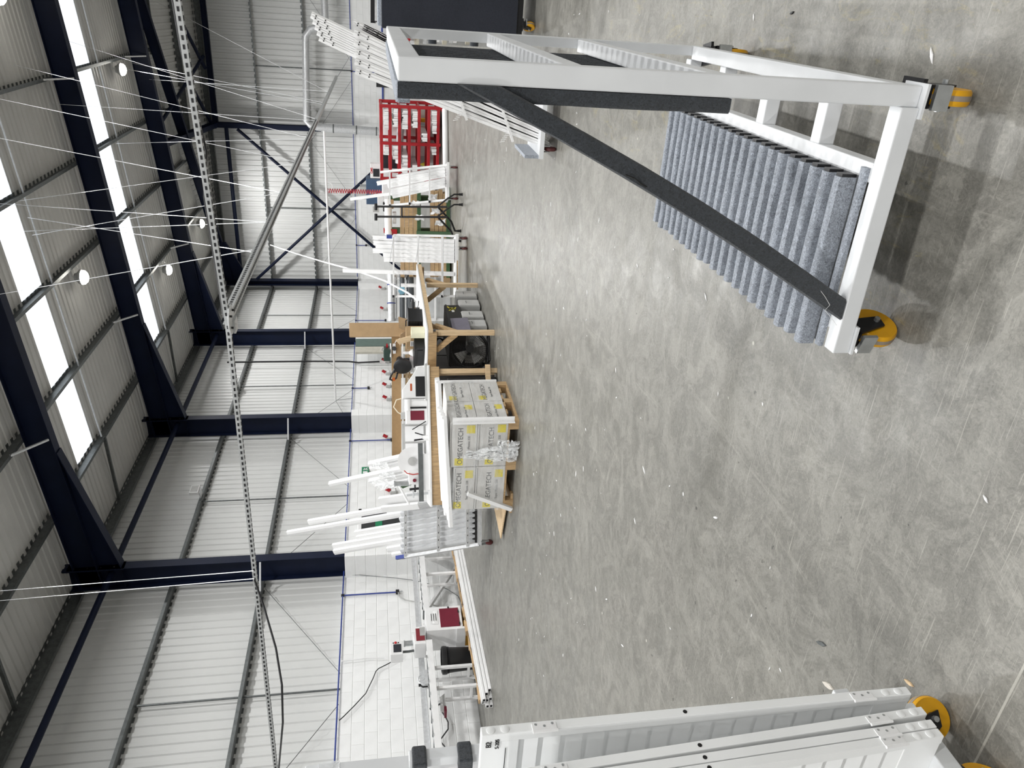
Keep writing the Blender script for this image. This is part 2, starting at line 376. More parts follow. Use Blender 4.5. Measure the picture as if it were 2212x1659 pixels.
FR = [-10.96, -4.95, 1.06, 7.07, 13.07, 19.08, 25.1]
LBF = {13.07: 'navy steel portal frame with deep haunch, its column standing nearest the saw bench', 19.08: 'navy steel portal frame whose column stands behind the brown board of the workbench', 25.1: 'navy steel portal frame whose column stands behind the tall cardboard box'}
for Y in FR: portal(Y, LBF.get(Y, {7.07: 'navy steel portal frame over the shutter trolley', 1.06: 'navy steel portal frame above the camera'}.get(Y, 'navy steel portal frame behind the camera')))
# block piers around the column feet
for Y in FR[3:]:
    mb = MB()
    for c in range(11): mb.box((XW-.05, Y-.17, c*CH+J/2), (-10.68, Y+.17, (c+1)*CH-J/2))
    mb.box((XW-.05, Y-.163, 0), (-10.687, Y+.163, ZW-.01))
    o = obj('pier', mb.mesh('pier', M_wall), wl); bevel(o, .004, 1)
mb = MB().box((XW-.04, YE-.55, 0), (-11.0, YE+.05, ZW)); obj('pier', mb.mesh('pier', M_wall), wl)

# corner column, hip rafter, gable posts
tc_ = Thing('corner_column', 'slim navy corner column where the two walls meet', 'steel column', (-11.15, 31.0, ZW), world=True)
tc_.part('post', MB().ibeam((-11.1, 31.0, ZW), (-11.1, 31.0, 7.7), .3, .2, .014, .01, up=(1,0,0)), M_navy)
tc_.part('haunch', MB().hexa([(-11.0,30.9,6.75),(-9.2,30.15,7.4),(-9.2,30.25,7.4),(-11.0,31.05,6.75),(-11.0,30.9,7.7),(-9.2,30.15,7.75),(-9.2,30.25,7.75),(-11.0,31.05,7.7)]), M_navy)
tc_.part('base_plate', MB().box((-11.25,30.85,ZW),( -10.93,31.15,ZW+.02)), M_navy)
hp = MB(); hx = [-11.1, XR]
hp.ibeam((-11.1, yhip(-11.1)-.25, zraf(-11.1)-.17), (XR, yhip(XR)-.25, zraf(XR)-.17), .16, .30, .014, .01)
single('hip_rafter', hp, M_navy, 'navy hip rafter running diagonally up from the far corner', 'steel beam')
for X, lab in ((-4.95, 'navy gable post beside the galvanised duct'), (3.2, 'navy gable post at the middle of the far wall')):
    t = Thing('gable_post', lab, 'steel column', (X, 31.05, ZW), world=True)
    t.part('post', MB().ibeam((X, 31.05, ZW), (X, 31.05, 7.55), .18, .25, .014, .01, up=(0,1,0)), M_navy)
    t.part('head_rafter', MB().ibeam((X, 31.0, 7.5), (X, 25.3, 7.5+5.7*PITCHE), .17, .25, .014, .01), M_navy)
    t.part('head_plate', MB().box((X-.12, 30.9, 7.44), (X+.12, 31.2, 7.62)), M_navy)
single('eaves_beam', MB().ibeam((-4.85, 31.08, 7.47), (14, 31.08, 7.47), .15, .19, .014, .01), M_navy, 'navy horizontal beam along the top of the far wall', 'steel beam')
single('tie_tube', MB().tube((-10.95, 31.0, 7.1), (-5.04, 31.0, 7.1), .075, 12), M_navy, 'navy round tube across the far wall above the crossed braces', 'steel tube', smooth=True)
single('cross_brace', MB().tube((-5.08, 31.05, 6.72), (-10.95, 31.05, .22), .058, 10), M_navy, 'navy diagonal brace falling from gable post to far corner', 'steel brace', smooth=True)
single('cross_brace', MB().tube((-10.95, 30.92, 6.48), (-5.08, 30.92, .25), .058, 10), M_navy, 'navy diagonal brace falling from far corner to gable post', 'steel brace', smooth=True)
for p, q, lb in (((-4.9, 31.0, 7.62), (-3.1, 29.3, zend(29.3)-.35), 'from the gable post up to the right'), ((-1.2, 29.1, zend(29.1)-.4), (-3.0, 31.0, 7.62), 'meeting the far beam at a gusset'), ((-4.6, 26.2, zend(26.2)-.45), (-2.6, 30.9, 7.62), 'from the near rafter down to the far beam')):
    single('roof_brace', MB().tube(p, q, .06, 10), M_navy, 'navy tubular roof brace '+lb, 'steel brace', smooth=True)
# eaves ties between frames
tie_lb = {3: 'navy tie tube between frames above the saw, nearest bay', 4: 'navy tie tube between frames above the long workbench', 5: 'navy tie tube between frames in the third bay'}
for i in range(2, 6):
    single('eaves_tie', MB().tube((-10.9, FR[i]+.02, 7.04), (-10.9, FR[i+1]-.02, 7.04), .062, 12), M_navy, tie_lb.get(i, 'navy tie tube between frames over the near end'), 'steel tube', 'navy eaves tie tubes', smooth=True)
single('eaves_tie', MB().tube((-10.9, 25.1, 7.04), (-10.9, 30.9, 7.04), .062, 12), M_navy, 'navy tie tube between frames in the farthest bay', 'steel tube', 'navy eaves tie tubes', smooth=True)

# ---- purlins and girts (pressed galvanised sections)
def cee(w, h, lip=.05):     # open channel as thin solid: web along up
    t = .004; return [(-w/2, -h/2), (w/2, -h/2), (w/2, -h/2+t), (-w/2+t, -h/2+t), (-w/2+t, h/2-t), (w/2, h/2-t), (w/2, h/2), (-w/2, h/2)]
for i, X in enumerate((-9.53, -7.68, -5.82, -3.99, -2.18, -.35, 1.5)):
    y1 = min(yhip(X)-.1, 31)
    nm = ['lowest, nearest the eaves', 'second up from the eaves', 'third up from the eaves', 'fourth up from the eaves', 'fifth up from the eaves', 'near the ridge', 'next to the ridge'][i]
    single('roof_purlin', MB().sweep([(-.075,-.1),(.0,-.1),(.0,-.094),(-.069,-.094),(-.069,.094),(.0,.094),(.0,.1),(-.075,.1)], (X+.03, -19, zraf(X)+.1), (X+.03, y1, zraf(X)+.1)), M_galv, 'galvanised roof purlin running the length of the hall, '+nm, 'purlin', 'galvanised roof purlins')
single('eaves_purlin', MB().sweep(cee(.09, .26), (-11.30, -19, 7.72), (-11.30, 31.2, 7.72)), M_galv, 'deep galvanised eaves channel where side wall meets roof', 'purlin')
for z, lb in ((4.17, 'lower'), (5.96, 'upper')):
    single('wall_girt', MB().sweep([(-.1,-.03),(.1,-.03),(.1,.03),(.094,.03),(.094,-.024),(-.094,-.024),(-.094,-.06),(-.1,-.06)], (-11.36, -19, z-.03), (-11.36, 31.2, z-.03)), M_galv, lb+' galvanised girt along the left wall cladding', 'girt')
    single('wall_girt', MB().sweep([(.1,-.03),(-.1,-.03),(-.1,.03),(-.094,.03),(-.094,-.024),(.094,-.024),(.094,-.06),(.1,-.06)], (-11.2, 31.3, z+.0), (17.0, 31.3, z+.0)), M_galv, lb+' galvanised girt along the far wall cladding', 'girt')
single('wall_girt', MB().sweep(cee(.2, .24), (-11.2, 31.28, 7.76), (17.0, 31.28, 7.76)), M_galv, 'deep galvanised eaves girt at the top of the far wall', 'girt')
for Y, lb in ((29.45, 'lower'), (27.7, 'upper')):
    xl = -11.46 + (YHE-Y)*PITCHE/PITCHM
    single('hip_purlin', MB().sweep(cee(.08, .2), (xl+.3, Y, zend(Y)-.11), (9, Y, zend(Y)-.11)), M_galv, lb+' galvanised purlin across the hipped end slope', 'purlin')
# sag rods, fly braces, roof rods
for Y, lb in ((10.05, 'above the saw'), (16.05, 'above the long workbench'), (22.1, 'beside the black conduit'), (28.0, 'in the farthest bay')):
    single('sag_rod', MB().tube((-11.36, Y, ZW), (-11.36, Y, 5.9), .018, 8), M_galv, 'thin vertical steel sag rod on left wall cladding '+lb, 'rod', smooth=True)
    for sg in (-1, 1):
        single('brace_wire', MB().tube((-11.34, Y+sg*2.75, 4.05), (-11.34, Y+sg*.35, ZW+.02), .006, 6), M_galv, 'thin diagonal brace wire on left wall cladding '+lb+(', nearer one' if sg < 0 else ', farther one'), 'wire')
for X, lb in ((-8.1, 'behind the crossed braces'), (-2.85, 'right of the gable post')):
    single('sag_rod', MB().tube((X, 31.3, ZW), (X, 31.3, 5.9), .022, 8), M_galv, 'thin vertical steel sag rod on far wall '+lb, 'rod', smooth=True)
    for sg in (-1, 1): single('brace_wire', MB().tube((X+sg*2.6, 31.28, 4.05), (X+sg*.3, 31.28, ZW+.02), .006, 6), M_galv, 'thin diagonal brace wire on far wall '+lb+(', left one' if sg < 0 else ', right one'), 'wire')
for Y, lb in ((4.1, 'over the near end'), (10.1, 'in the saw bay'), (16.12, 'in the workbench bay'), (22.3, 'in the third bay')):
    single('roof_rod', MB().tube((-9.5, Y, zraf(-9.5)+.06), (1.5, Y, zraf(1.5)+.06), .02, 8), M_galvL, 'pale rod along the rooflight edge between purlins '+lb, 'rod', smooth=True)
    single('roof_strut', MB().beam((-9.5, Y, zraf(-9.5)), (-11.25, Y, 7.78), .06, .06), M_galv, 'grey strut from lowest purlin down to the eaves '+lb, 'strut')
for Y in FR[3:]:
    lbf = {7.07: 'over the near end', 13.07: 'of the frame nearest the saw', 19.08: 'of the middle frame', 25.1: 'of the farthest frame'}[Y]
    single('fly_brace', MB().beam((-10.76, Y-.10, 4.13), (-11.26, Y-.42, 4.13), .035, .035), M_galvL, 'short pale fly brace on the column '+lbf, 'strut')
    for X in (-7.68, -2.18):
        single('fly_brace', MB().beam((X, Y-.10, zraf(X)-.42), (X, Y-.62, zraf(X)+.02), .035, .035), M_galvL, 'short pale fly brace under the rafter '+lbf+(' near the haunch' if X < -5 else ' higher up'), 'strut')

# ---- high-bay lamps
M_lens = mat('lit_lens', (1, 1, 1), .4, emit=(1, .96, .87, 30.0), var=0)
PURX = (-9.53, -7.68, -5.82, -3.99, -2.18, -.35, 1.5)
def lamp(X, Y, label):
    zb = zraf(X)-.13; xp = min(PURX, key=lambda q: abs(q-X)); dx = xp-.045-X if X < xp else xp+.03-X
    t = Thing('high_bay_lamp', label, 'lamp', (X, Y, zb), group='high-bay lamps hung from the purlins')
    t.part('housing', MB().lathe((0,0,0), [(.05,.17),(.09,.165),(.10,.12),(.14,.09),(.165,.05),(.165,.02),(.155,.02)], 20), M_greyplastic, smooth=True)
    t.part('lens', MB().lathe((0,0,0), [(.155,.02),(.15,-.03),(.11,-.075),(.05,-.10),(.0,-.105)], 20), M_lens, smooth=True)
    t.part('hook', MB().path([(0,0,.16),(0,0,.20),(dx*.3,0,.235),(dx*.7,0,.235),(dx,0,.20)], .008, 6), M_galvL)
    t.part('flex', MB().path([(0,.02,.165),(dx*.3,.12,.15),(dx*.6,.14,.10),(dx*.8,.08,.08),(dx,.03,.18)], .007, 6), M_galvL)
    ld = bpy.data.lights.new('lamp_light', 'SPOT'); ld.energy = LAMP_W; ld.color = LAMP_C; ld.shadow_soft_size = .17; ld.spot_size = math.radians(168); ld.spot_blend = .5
    lo = bpy.data.objects.new('lamp_light', ld); COL.objects.link(lo); lo.parent = t.e; lo.location = (0, 0, -.12)
    return t
lamp(-2.42, 23.5, 'lit high-bay lamp hung beside the far rooflight, nearest the ridge')
lamp(-7.98, 23.3, 'lit high-bay lamp hung at the foot of the far rooflight')
lamp(-6.08, 17.2, 'lit high-bay lamp hung beside the near rooflight')
lamp(-7.98, 28.4, 'lit high-bay lamp in the farthest bay behind the slotted channel')
for X, Y in ((-6.1, 10.9), (-.6, 10.9), (4.9, 12), (-.6, 17.2), (4.9, 20), (-6.1, 4.6), (-.6, 4.6), (4.9, 4.6), (-6.1, -2.6), (-.6, -2.6), (4.9, -2.6), (-6.1, -9), (-.6, -9), (4.9, -9), (-.6, -15), (10.4, 4.6), (10.4, -2.6), (10.4, 12), (10.4, -9)):  # unseen lamps; rear and right rows added to brighten front and right-facing surfaces
    lamp(X, Y, 'unseen extra high-bay lamp over the near and right part of the hall')
# ================================================================ services under the roof and on the walls
# ---- suspended slotted channels with their wires
ZT = 2.8
M_tray = mat('tray_zinc', (.46, .47, .47), .4, metal=.3, var=.12, scale=25)
Jn = Z(497, 690, ZT); T1e = Z(366, -160, ZT); T2e = Z(729, 166, ZT); T3e = Z(602, 1680, ZT)
def slotted(name, p, q, w, h, label, mid):
    t = Thing(name, label, 'cable tray', p, world=True)
    u = Vector((0,0,1)); d = (q-p).normalized(); a = d.cross(u)
    t.part('channel', MB().sweep([(-w/2,0),(w/2,0),(w/2,h),(w/2-.003,h),(w/2-.003,.003),(-w/2+.003,.003),(-w/2+.003,h),(-w/2,h)], p, q), mid)
    sl = MB(); L_ = (q-p).length; n = int(min(L_, 11)/.055)
    for i in range(n):
        c = p+d*(.06+i*.055); sl.beam(c-d*.015, c+d*.015, w*.36, .006)
        if h > .03: sl.beam(c-d*.014+a*(w/2)+u*h*.5, c+d*.014+a*(w/2)+u*h*.5, .006, h*.34); sl.beam(c-d*.014-a*(w/2)+u*h*.5, c+d*.014-a*(w/2)+u*h*.5, .006, h*.34)
    t.part('slots', sl, M_dark, kind='stuff'); return t
slotted('slotted_channel', Jn, T1e, .042, .04, 'pale slotted steel channel hung overhead, running off to the right', M_tray)
t2 = slotted('cable_tray', Jn, T2e, .085, .06, 'wide pale slotted cable tray hung overhead, running away to the far wall', M_tray)
slotted('slotted_channel', Jn, T3e, .036, .04, 'thin slotted steel channel hung overhead, running off to the left', M_tray)
tj = Thing('junction_plate', 'round galvanised junction plate joining the three hung channels', 'bracket', Jn, world=True)
tj.part('plate', MB().lathe(Jn+Vector((0,0,-.012)), [(.0,0),(.12,0),(.12,.012),(0,.012)], 14), M_galvL)
tj.part('side_plate', MB().box(Jn+Vector((-.13,.02,-.03)), Jn+Vector((-.02,.13,-.012))), M_galvL)
for dx, dy in ((.06,.05),(-.06,.05),(.05,-.06),(-.05,-.05)): tj.part('bolt', MB().tube(Jn+Vector((dx,dy,-.012)), Jn+Vector((dx,dy,-.03)), .009, 6), M_dark)
# wires from the trays up to the roof
RN = (-math.sin(math.atan(PITCHM)), 0, math.cos(math.atan(PITCHM))); RP = (-6.53, 0, 8.06)
def t2at(py):     # point on the far-running tray seen at height py
    best = min((Jn.lerp(T2e, k/200) for k in range(201)), key=lambda p: abs(829.5-FPX*np.dot(np.array(p)-CAM, RGT)/np.dot(np.array(p)-CAM, FWD)-py)); return best+Vector((0,0,.05))
wires = [(415,(-160,268)),(418,(70,508)),(350,(-160,180)),(352,(40,434)),(300,(250,310)),(298,(30,140)),(260,(106,224)),(258,(120,80)),(225,(276,150)),(222,(285,136)),(200,(330,0)),(198,(300,170)),(480,(40,500)),(482,(0,440)),(540,(-60,646)),(543,(60,470))]
for i, (py, e) in enumerate(wires):
    p, q = t2at(py), APL(e[0], e[1], RP, RN)
    single('suspension_wire', MB().tube(p, q, .0045, 5), M_galvL, 'thin pale suspension wire of the cable tray, '+['third', 'fourth', 'fifth', 'sixth', 'seventh', 'farthest', 'second', 'nearest'][i//2]+' pair, '+('lower left' if i % 2 else 'upper right'), 'wire', 'suspension wires of the cable tray')
for i, (a, e) in enumerate((((548, 1233), (-120, 1286)), ((549, 1250), (-120, 1308)))):
    p = Z(*a, ZT+.02); single('suspension_wire', MB().tube(p, APL(e[0], e[1], RP, RN), .004, 5), M_galvL, 'pale suspension wire rising past the near frame to the roof, '+('upper' if i == 0 else 'lower')+' of the pair', 'wire')
single('end_wire', MB().tube(T2e, (-2.3, 31.18, 2.46), .006, 6), M_galv, 'thin wire from the tray end to the far wall', 'wire')
single('cable', MB().path([T1e+Vector((0,.0,.05)), Jn.lerp(T1e,.75)+Vector((0,.07,.06)), Jn.lerp(T1e,.5)+Vector((.0,.06,.0)), Jn.lerp(T1e,.38)+Vector((0,.02,.05)), Jn+Vector((.02,.0,.045))], .010, 6), M_cable, 'black cable running beside the overhead slotted channel', 'cable', smooth=True)
k0 = Z(556, 1250, ZT)
single('cable', MB().path([k0+Vector((0,0,.03)), Z(570,1310,ZT-.05), Z(596,1400,ZT-.2), Z(609,1480,ZT-.28), Z(611,1560,ZT-.27), Z(604,1640,ZT-.12), Z(600,1690,ZT)], .010, 6), M_cable, 'black cable sagging below the left-running slotted channel', 'cable', smooth=True)
# second overhead pipe with coiled red air hose
PA, PB = Z(700, 283, 2.95), Z(725, 865, 2.95)
single('air_pipe', MB().tube(PA, PB, .028, 10), M_white, 'slim white overhead pipe hung in front of the crossed braces', 'pipe', smooth=True)
for q, lb in ((Vector((-11.2, 19.2, 2.45)), 'left'), (Vector((-11.2, 20.9, 2.45)), 'right')):
    single('stay_wire', MB().tube(PB, q, .006, 5), M_galv, 'stay wire from the white pipe end to the wall, '+lb+' one', 'wire')
def on_pipe(py): return min((PA.lerp(PB, k/300) for k in range(301)), key=lambda p: abs(829.5-FPX*np.dot(np.array(p)-CAM, RGT)/np.dot(np.array(p)-CAM, FWD)-py))
hc = on_pipe(413); pts = []
for i in range(23*8):
    a = 2*math.pi*i/8; pts.append((hc.x+.055*math.cos(a), hc.y+.055*math.sin(a), 2.92-i/(23*8)*1.45))
single('air_hose', MB().path(pts, .011, 5), mat('red_hose', (.45,.03,.04), .4), 'coiled red air hose hanging from the white overhead pipe', 'hose', smooth=True)
single('hose_loop', MB().path([on_pipe(392), on_pipe(396)+Vector((0,0,-.12)), on_pipe(404)+Vector((0,0,-.17)), on_pipe(411)+Vector((0,0,-.12)), on_pipe(413)], .012, 6), M_white, 'white hose loop above the coiled red hose', 'hose', smooth=True)
# white conduit that comes down to the workbench
single('cable_drop', MB().path([AY(584,529,26), AY(640,548,22), AY(700,566,18.5), AY(770,585,15.5), AY(830,606,13.6), AY(880,632,12.4), AY(905,652,11.8)], .018, 6), M_white, 'white cable slanting down from the tray to the workbench top', 'cable', smooth=True)
# ---- duct on the far wall
td = Thing('extraction_duct', 'galvanised round extraction duct running across the far wall and down', 'duct', AY(815, 281, 30.5), world=True)
yd = 30.6; A_, B_, C_, D_ = AY(660, 90, yd), AY(662, 262, yd), AY(694, 276, yd), AY(818, 284, yd)
td.part('pipe', MB().path([Vector((A_.x+.0, yd, A_.z)), B_, B_.lerp(C_, .35)+Vector((-.05,0,.05)), B_.lerp(C_, .7)+Vector((-.05,0,.0)), C_], .125, 16), M_galvL, smooth=True)
td.part('riser', MB().tube(C_, D_, .155, 16), M_galvL, smooth=True)
td.part('elbow', MB().path([A_, A_+Vector((.2,-.02,-.02)), A_+Vector((.42,-.05,-.2)), A_+Vector((.5,-.05,-.55)), A_+Vector((.75,0,-.72)), A_+Vector((5,0,-.72))], .12, 16), M_galvL, smooth=True)
for k in (.2, .6, .95): td.part('joint_ring', MB().tube(C_.lerp(D_, k), C_.lerp(D_, k+.02), .162, 16), M_galv)
# ---- blue air line along both block walls with drops
single('air_line', MB().path([(-11.22, 6.8, ZW+.035), (-11.22, 13.2, ZW+.03), (-11.22, 30.9, ZW+.03)], .016, 6), M_blue, 'blue air line along the top of the left block wall', 'pipe', smooth=True)
single('air_line', MB().tube((-10.9, 31.16, ZW+.03), (8, 31.16, ZW+.03), .018, 6), M_blue, 'blue air line along the top of the far block wall', 'pipe', smooth=True)
def drop(px, py0, px1, lab, wall='x'):
    f = (lambda a, b_: AX(a, b_, -11.22)) if wall == 'x' else (lambda a, b_: AY(a, b_, 31.14))
    q = f(px1, py0); p = Vector((q.x, q.y, ZW+.03)); t = Thing('air_drop', 'blue air drop pipe '+lab, 'pipe', q, world=True)
    t.part('pipe', MB().tube(p, q, .015, 8), M_blue, smooth=True); t.part('tee', MB().tube(p-Vector((0,0,.03)), p+Vector((0,0,.03)), .03, 8), M_dark)
    t.part('valve', MB().box(q+Vector((-.03,-.035,-.05)), q+Vector((.04,.035,.02))), M_dark); t.part('tail', MB().tube(q, q+Vector((.02,0,-.12)), .012, 8), M_chrome)
drop(747, 1279, 857, 'on the wall left of the rack cart')
drop(762, 950, 845, 'on the wall behind the brown board')
drop(766, 838, 795, 'on the wall behind the mitre saw')
drop(773, 692, 832, 'on the wall right of the tall cardboard box')
drop(763, 157, 812, 'on the far wall above the red rack', 'y')
drop(772, 530, 790, 'on the far wall below the crossed braces', 'y')
single('wall_stripe', MB().box((-3.9, 31.15, 1.28), (4, 31.2, 1.34)), M_blue, 'blue stripe low on the far wall right of the red rack', 'stripe')
# ---- cables and conduits on the left wall
def wallcable(pts, r, m, lab, X=-11.20): single('cable', MB().path([AX(a, b_, X) for a, b_ in pts], r, 6), m, lab, 'cable', smooth=True)
wallcable([(733,1556),(742,1548),(765,1525),(790,1498),(806,1465),(812,1450),(818,1444),(840,1433),(862,1420),(870,1410)], .009, M_cable, 'black cable looping down the white wall to the saw control box')
wallcable([(748,1243),(775,1242),(810,1245),(850,1248),(890,1253),(930,1262),(965,1272),(990,1288),(1000,1310),(998,1322)], .007, M_galv, 'thin grey cable hanging behind the conveyor left of the rack cart')
wallcable([(860,1277),(862,1288),(875,1296),(910,1302),(950,1310),(990,1325)], .012, M_greyplastic, 'grey hose from the air drop down to the saw cabinet')
wallcable([(737,1428),(760,1426),(790,1422),(830,1421)], .014, M_white, 'white conduit from wall top to the saw control box')
wallcable([(955,1538),(962,1548),(968,1560),(968,1575),(957,1590),(950,1600),(960,1612),(972,1640)], .012, M_cable, 'black cables drooping under the conveyor')
single('conduit', MB().path([(-11.2, 23.55, 6.5), (-11.2, 23.55, 4), (-11.2, 23.5, 2.6), (-11.15, 23.3, 2.3), (-11.12, 23.3, 1.6)], .03, 8), M_black, 'black conduit running down the left wall to the switch box', 'conduit', smooth=True)
# ---- flood lamps on the cladding
for px, py, s_, lab in ((421, 1060, 1.0, 'white flood lamp on the cladding above the workbench'), (506, 822, .9, 'white flood lamp on the cladding in the third bay')):
    c = AX(px, py, -11.1); t = Thing('flood_lamp', lab, 'lamp', c, world=True)
    t.part('body', MB().box(c+Vector((-.02,-.16*s_,-.10*s_)), c+Vector((.06,.16*s_,.10*s_))), M_white, bev=.01)
    t.part('bracket', MB().beam(c+Vector((-.25,0,-.14)), c+Vector((0,0,-.12)), .22*s_, .02), M_galvL); t.part('glass', MB().box(c+Vector((.06,-.13*s_,-.08*s_)), c+Vector((.065,.13*s_,.08*s_))), M_greyplastic)
# ---- sockets along the left wall
for px, py, lab in ((836,780,'right of the mitre saw handle'),(837,806,'behind the mitre saw'),(838,833,'left of the mitre saw'),(839,861,'second left of the mitre saw'),(841,946,'behind the standing fan disc'),(848,1062,'behind the wrapped profiles'),(827,623,'behind the blue-strapped tube'),(831,668,'above the open cardboard box')):
    c = AX(px, py, -11.22); t = Thing('power_socket', 'grey wall socket with red plug '+lab, 'socket', c, world=True, group='grey sockets along the left wall')
    t.part('box', MB().box(c+Vector((-.04,-.09,-.09)), c+Vector((.05,.09,.06))), M_greyplastic, bev=.008)
    t.part('plug', MB().tube(c+Vector((.03,0,.06)), c+Vector((.08,.03,.17)), .045, 8), M_red, smooth=True); t.part('lid', MB().box(c+Vector((.05,-.06,-.07)), c+Vector((.06,.06,.03))), M_white)
# ---- fire exit: sign on the wall and dark door behind the rack cart
c = AX(789, 1017, -11.22); t = Thing('exit_sign', 'green running-man exit sign on the wall above the wrapped profiles', 'sign', c, world=True)
M_sign = mat('exit_green', (.01,.20,.09), .5); t.part('plate', MB().box(c+Vector((-.02,-.17,-.09)), c+Vector((.01,.17,.09))), M_sign)
pic = MB(); 
pic.box(c+Vector((.011,-.13,-.06)), c+Vector((.014,-.04,.06))); pic.beam(c+Vector((.013,.02,.05)), c+Vector((.013,.06,-.01)), .004, .03); pic.beam(c+Vector((.013,.06,-.01)), c+Vector((.013,.12,-.06)), .004, .025); pic.beam(c+Vector((.013,.05,.0)), c+Vector((.013,.02,-.07)), .004, .025); pic.beam(c+Vector((.013,.03,.03)), c+Vector((.013,.11,.02)), .004, .02)
t.part('pictogram', pic, M_white)
p0 = AX(772, 1166, -11.2); p1 = AX(772, 1104, -11.2)
dr = Thing('door_1', 'black fire door in the left wall behind the rack cart', 'door', (-11.2, (p0.y+p1.y)/2, 0), world=True, kind='structure')
dr.part('leaf', MB().box((-11.26, p0.y, 0), (-11.2, p1.y, 2.1)), mat('black_door', (.03,.032,.034), .4)); dr.part('frame', MB().box((-11.26, p0.y-.07, 0), (-11.19, p0.y, 2.17)).box((-11.26, p1.y, 0), (-11.19, p1.y+.07, 2.17)).box((-11.26, p0.y-.07, 2.1), (-11.19, p1.y+.07, 2.17)), M_white)
dr.part('door_sign', MB().box((-11.2, (p0.y+p1.y)/2-.2, 1.62), (-11.19, (p0.y+p1.y)/2+.2, 1.78)), M_sign); dr.part('push_bar', MB().box((-11.2, p0.y+.1, 1.0), (-11.12, p1.y-.1, 1.06)), M_galvL)
# ================================================================ carpeted trolley in the foreground
def carpet_mat(name, col, var, sc=900.0):
    m = bpy.data.materials.new(name); m.use_nodes = True; nt = m.node_tree; N = nt.nodes; L = nt.links; b = N['Principled BSDF']; b.inputs['Roughness'].default_value = .95; b.inputs['Specular IOR Level'].default_value = .1
    b.inputs['Sheen Weight'].default_value = .25; b.inputs['Sheen Roughness'].default_value = .6
    tc = N.new('ShaderNodeTexCoord'); c = np.array(col); last = None
    r = N.new('ShaderNodeValToRGB'); r.color_ramp.elements[0].position = .36; r.color_ramp.elements[1].position = .66; r.color_ramp.elements[0].color = (*c*(1-var), 1); r.color_ramp.elements[1].color = (*c*(1+var), 1)
    n1 = N.new('ShaderNodeTexNoise'); n1.inputs['Scale'].default_value = sc*.15; n1.inputs['Detail'].default_value = 6; n1.inputs['Roughness'].default_value = .75; n1.inputs['Distortion'].default_value = 1.5
    L.new(tc.outputs['Object'], n1.inputs['Vector']); L.new(n1.outputs[0], r.inputs[0]); L.new(r.outputs[0], b.inputs['Base Color'])
    bp = N.new('ShaderNodeBump'); bp.inputs['Strength'].default_value = .9; bp.inputs['Distance'].default_value = .004; L.new(n1.outputs[0], bp.inputs['Height']); L.new(bp.outputs[0], b.inputs['Normal']); return m
M_carpet = carpet_mat('grey_blue_carpet', (.32, .35, .40), .6)
M_carpetD = carpet_mat('charcoal_carpet', (.036, .042, .050), .65)
M_tframe = mat('trolley_white_paint', (.70, .715, .73), .4, var=.05, scale=5)
M_tyre = M_yellow; M_rim = mat('castor_rim', (.05, .05, .055), .45)

def castor(t, x, y, top, ang, par=None, dia=.15, wd=.042, brake=True):
    """swivel castor: mounting plate, fork with wheel, zinc brake plate; wheel axle turned by ang about z"""
    r = dia/2; e = Matrix.Rotation(ang, 4, 'Z'); T_ = Matrix.Translation((x, y, 0)) @ e
    def X(mb): mb.v = [tuple(T_ @ Vector(v)) for v in mb.v]; return mb
    p = t.part('castor', X(MB().box((-.045,-.045,top-.012), (.045,.045,top)).lathe((0,0,top-.035), [(.036,0),(.036,.023)], 14)), M_dark)
    t.part('fork', X(MB().hexa([(-wd/2-.010,.045,r-.02),(-wd/2-.004,.045,r-.02),(-wd/2-.004,.0,r-.02),(-wd/2-.010,.0,r-.02),(-wd/2-.010,.03,top-.03),(-wd/2-.004,.03,top-.03),(-wd/2-.004,-.04,top-.03),(-wd/2-.010,-.04,top-.03)])
        .hexa([(wd/2+.004,.045,r-.02),(wd/2+.010,.045,r-.02),(wd/2+.010,.0,r-.02),(wd/2+.004,.0,r-.02),(wd/2+.004,.03,top-.03),(wd/2+.010,.03,top-.03),(wd/2+.010,-.04,top-.03),(wd/2+.004,-.04,top-.03)])
        .box((-wd/2-.010,-.04,top-.038), (wd/2+.010,.035,top-.03))), M_dark, p)
    cy = .022
    t.part('tyre', X(MB().lathe((-wd/2,cy,r), [(r*.72,0),(r*.93,.0),(r*.985,.006),(r,.015),(r,wd-.015),(r*.985,wd-.006),(r*.93,wd),(r*.72,wd)], 32, axis=(1,0,0))), M_tyre, p, smooth=True)
    t.part('tread', X(MB().lathe((-.007,cy,r), [(r+.0006,0),(r+.0006,.014)], 32, axis=(1,0,0))), mat('worn_tread', (.30,.25,.20), .7), p, smooth=True)
    t.part('hub', X(MB().lathe((-wd/2-.002,cy,r), [(0,0),(r*.2,-.004),(r*.3,.004),(r*.72,.006),(r*.72,wd-.002),(r*.3,wd),(r*.2,wd+.008),(0,wd+.008)], 24, axis=(1,0,0))), M_rim, p, smooth=True)
    t.part('axle_bolt', X(MB().tube((-wd/2-.022,cy,r), (wd/2+.022,cy,r), .009, 8)), M_chrome, p, smooth=True)
    if brake: t.part('brake_plate', X(MB().box((-.033,-.062,r+.035), (.033,-.05,top-.035))), M_chrome, p)
    return p

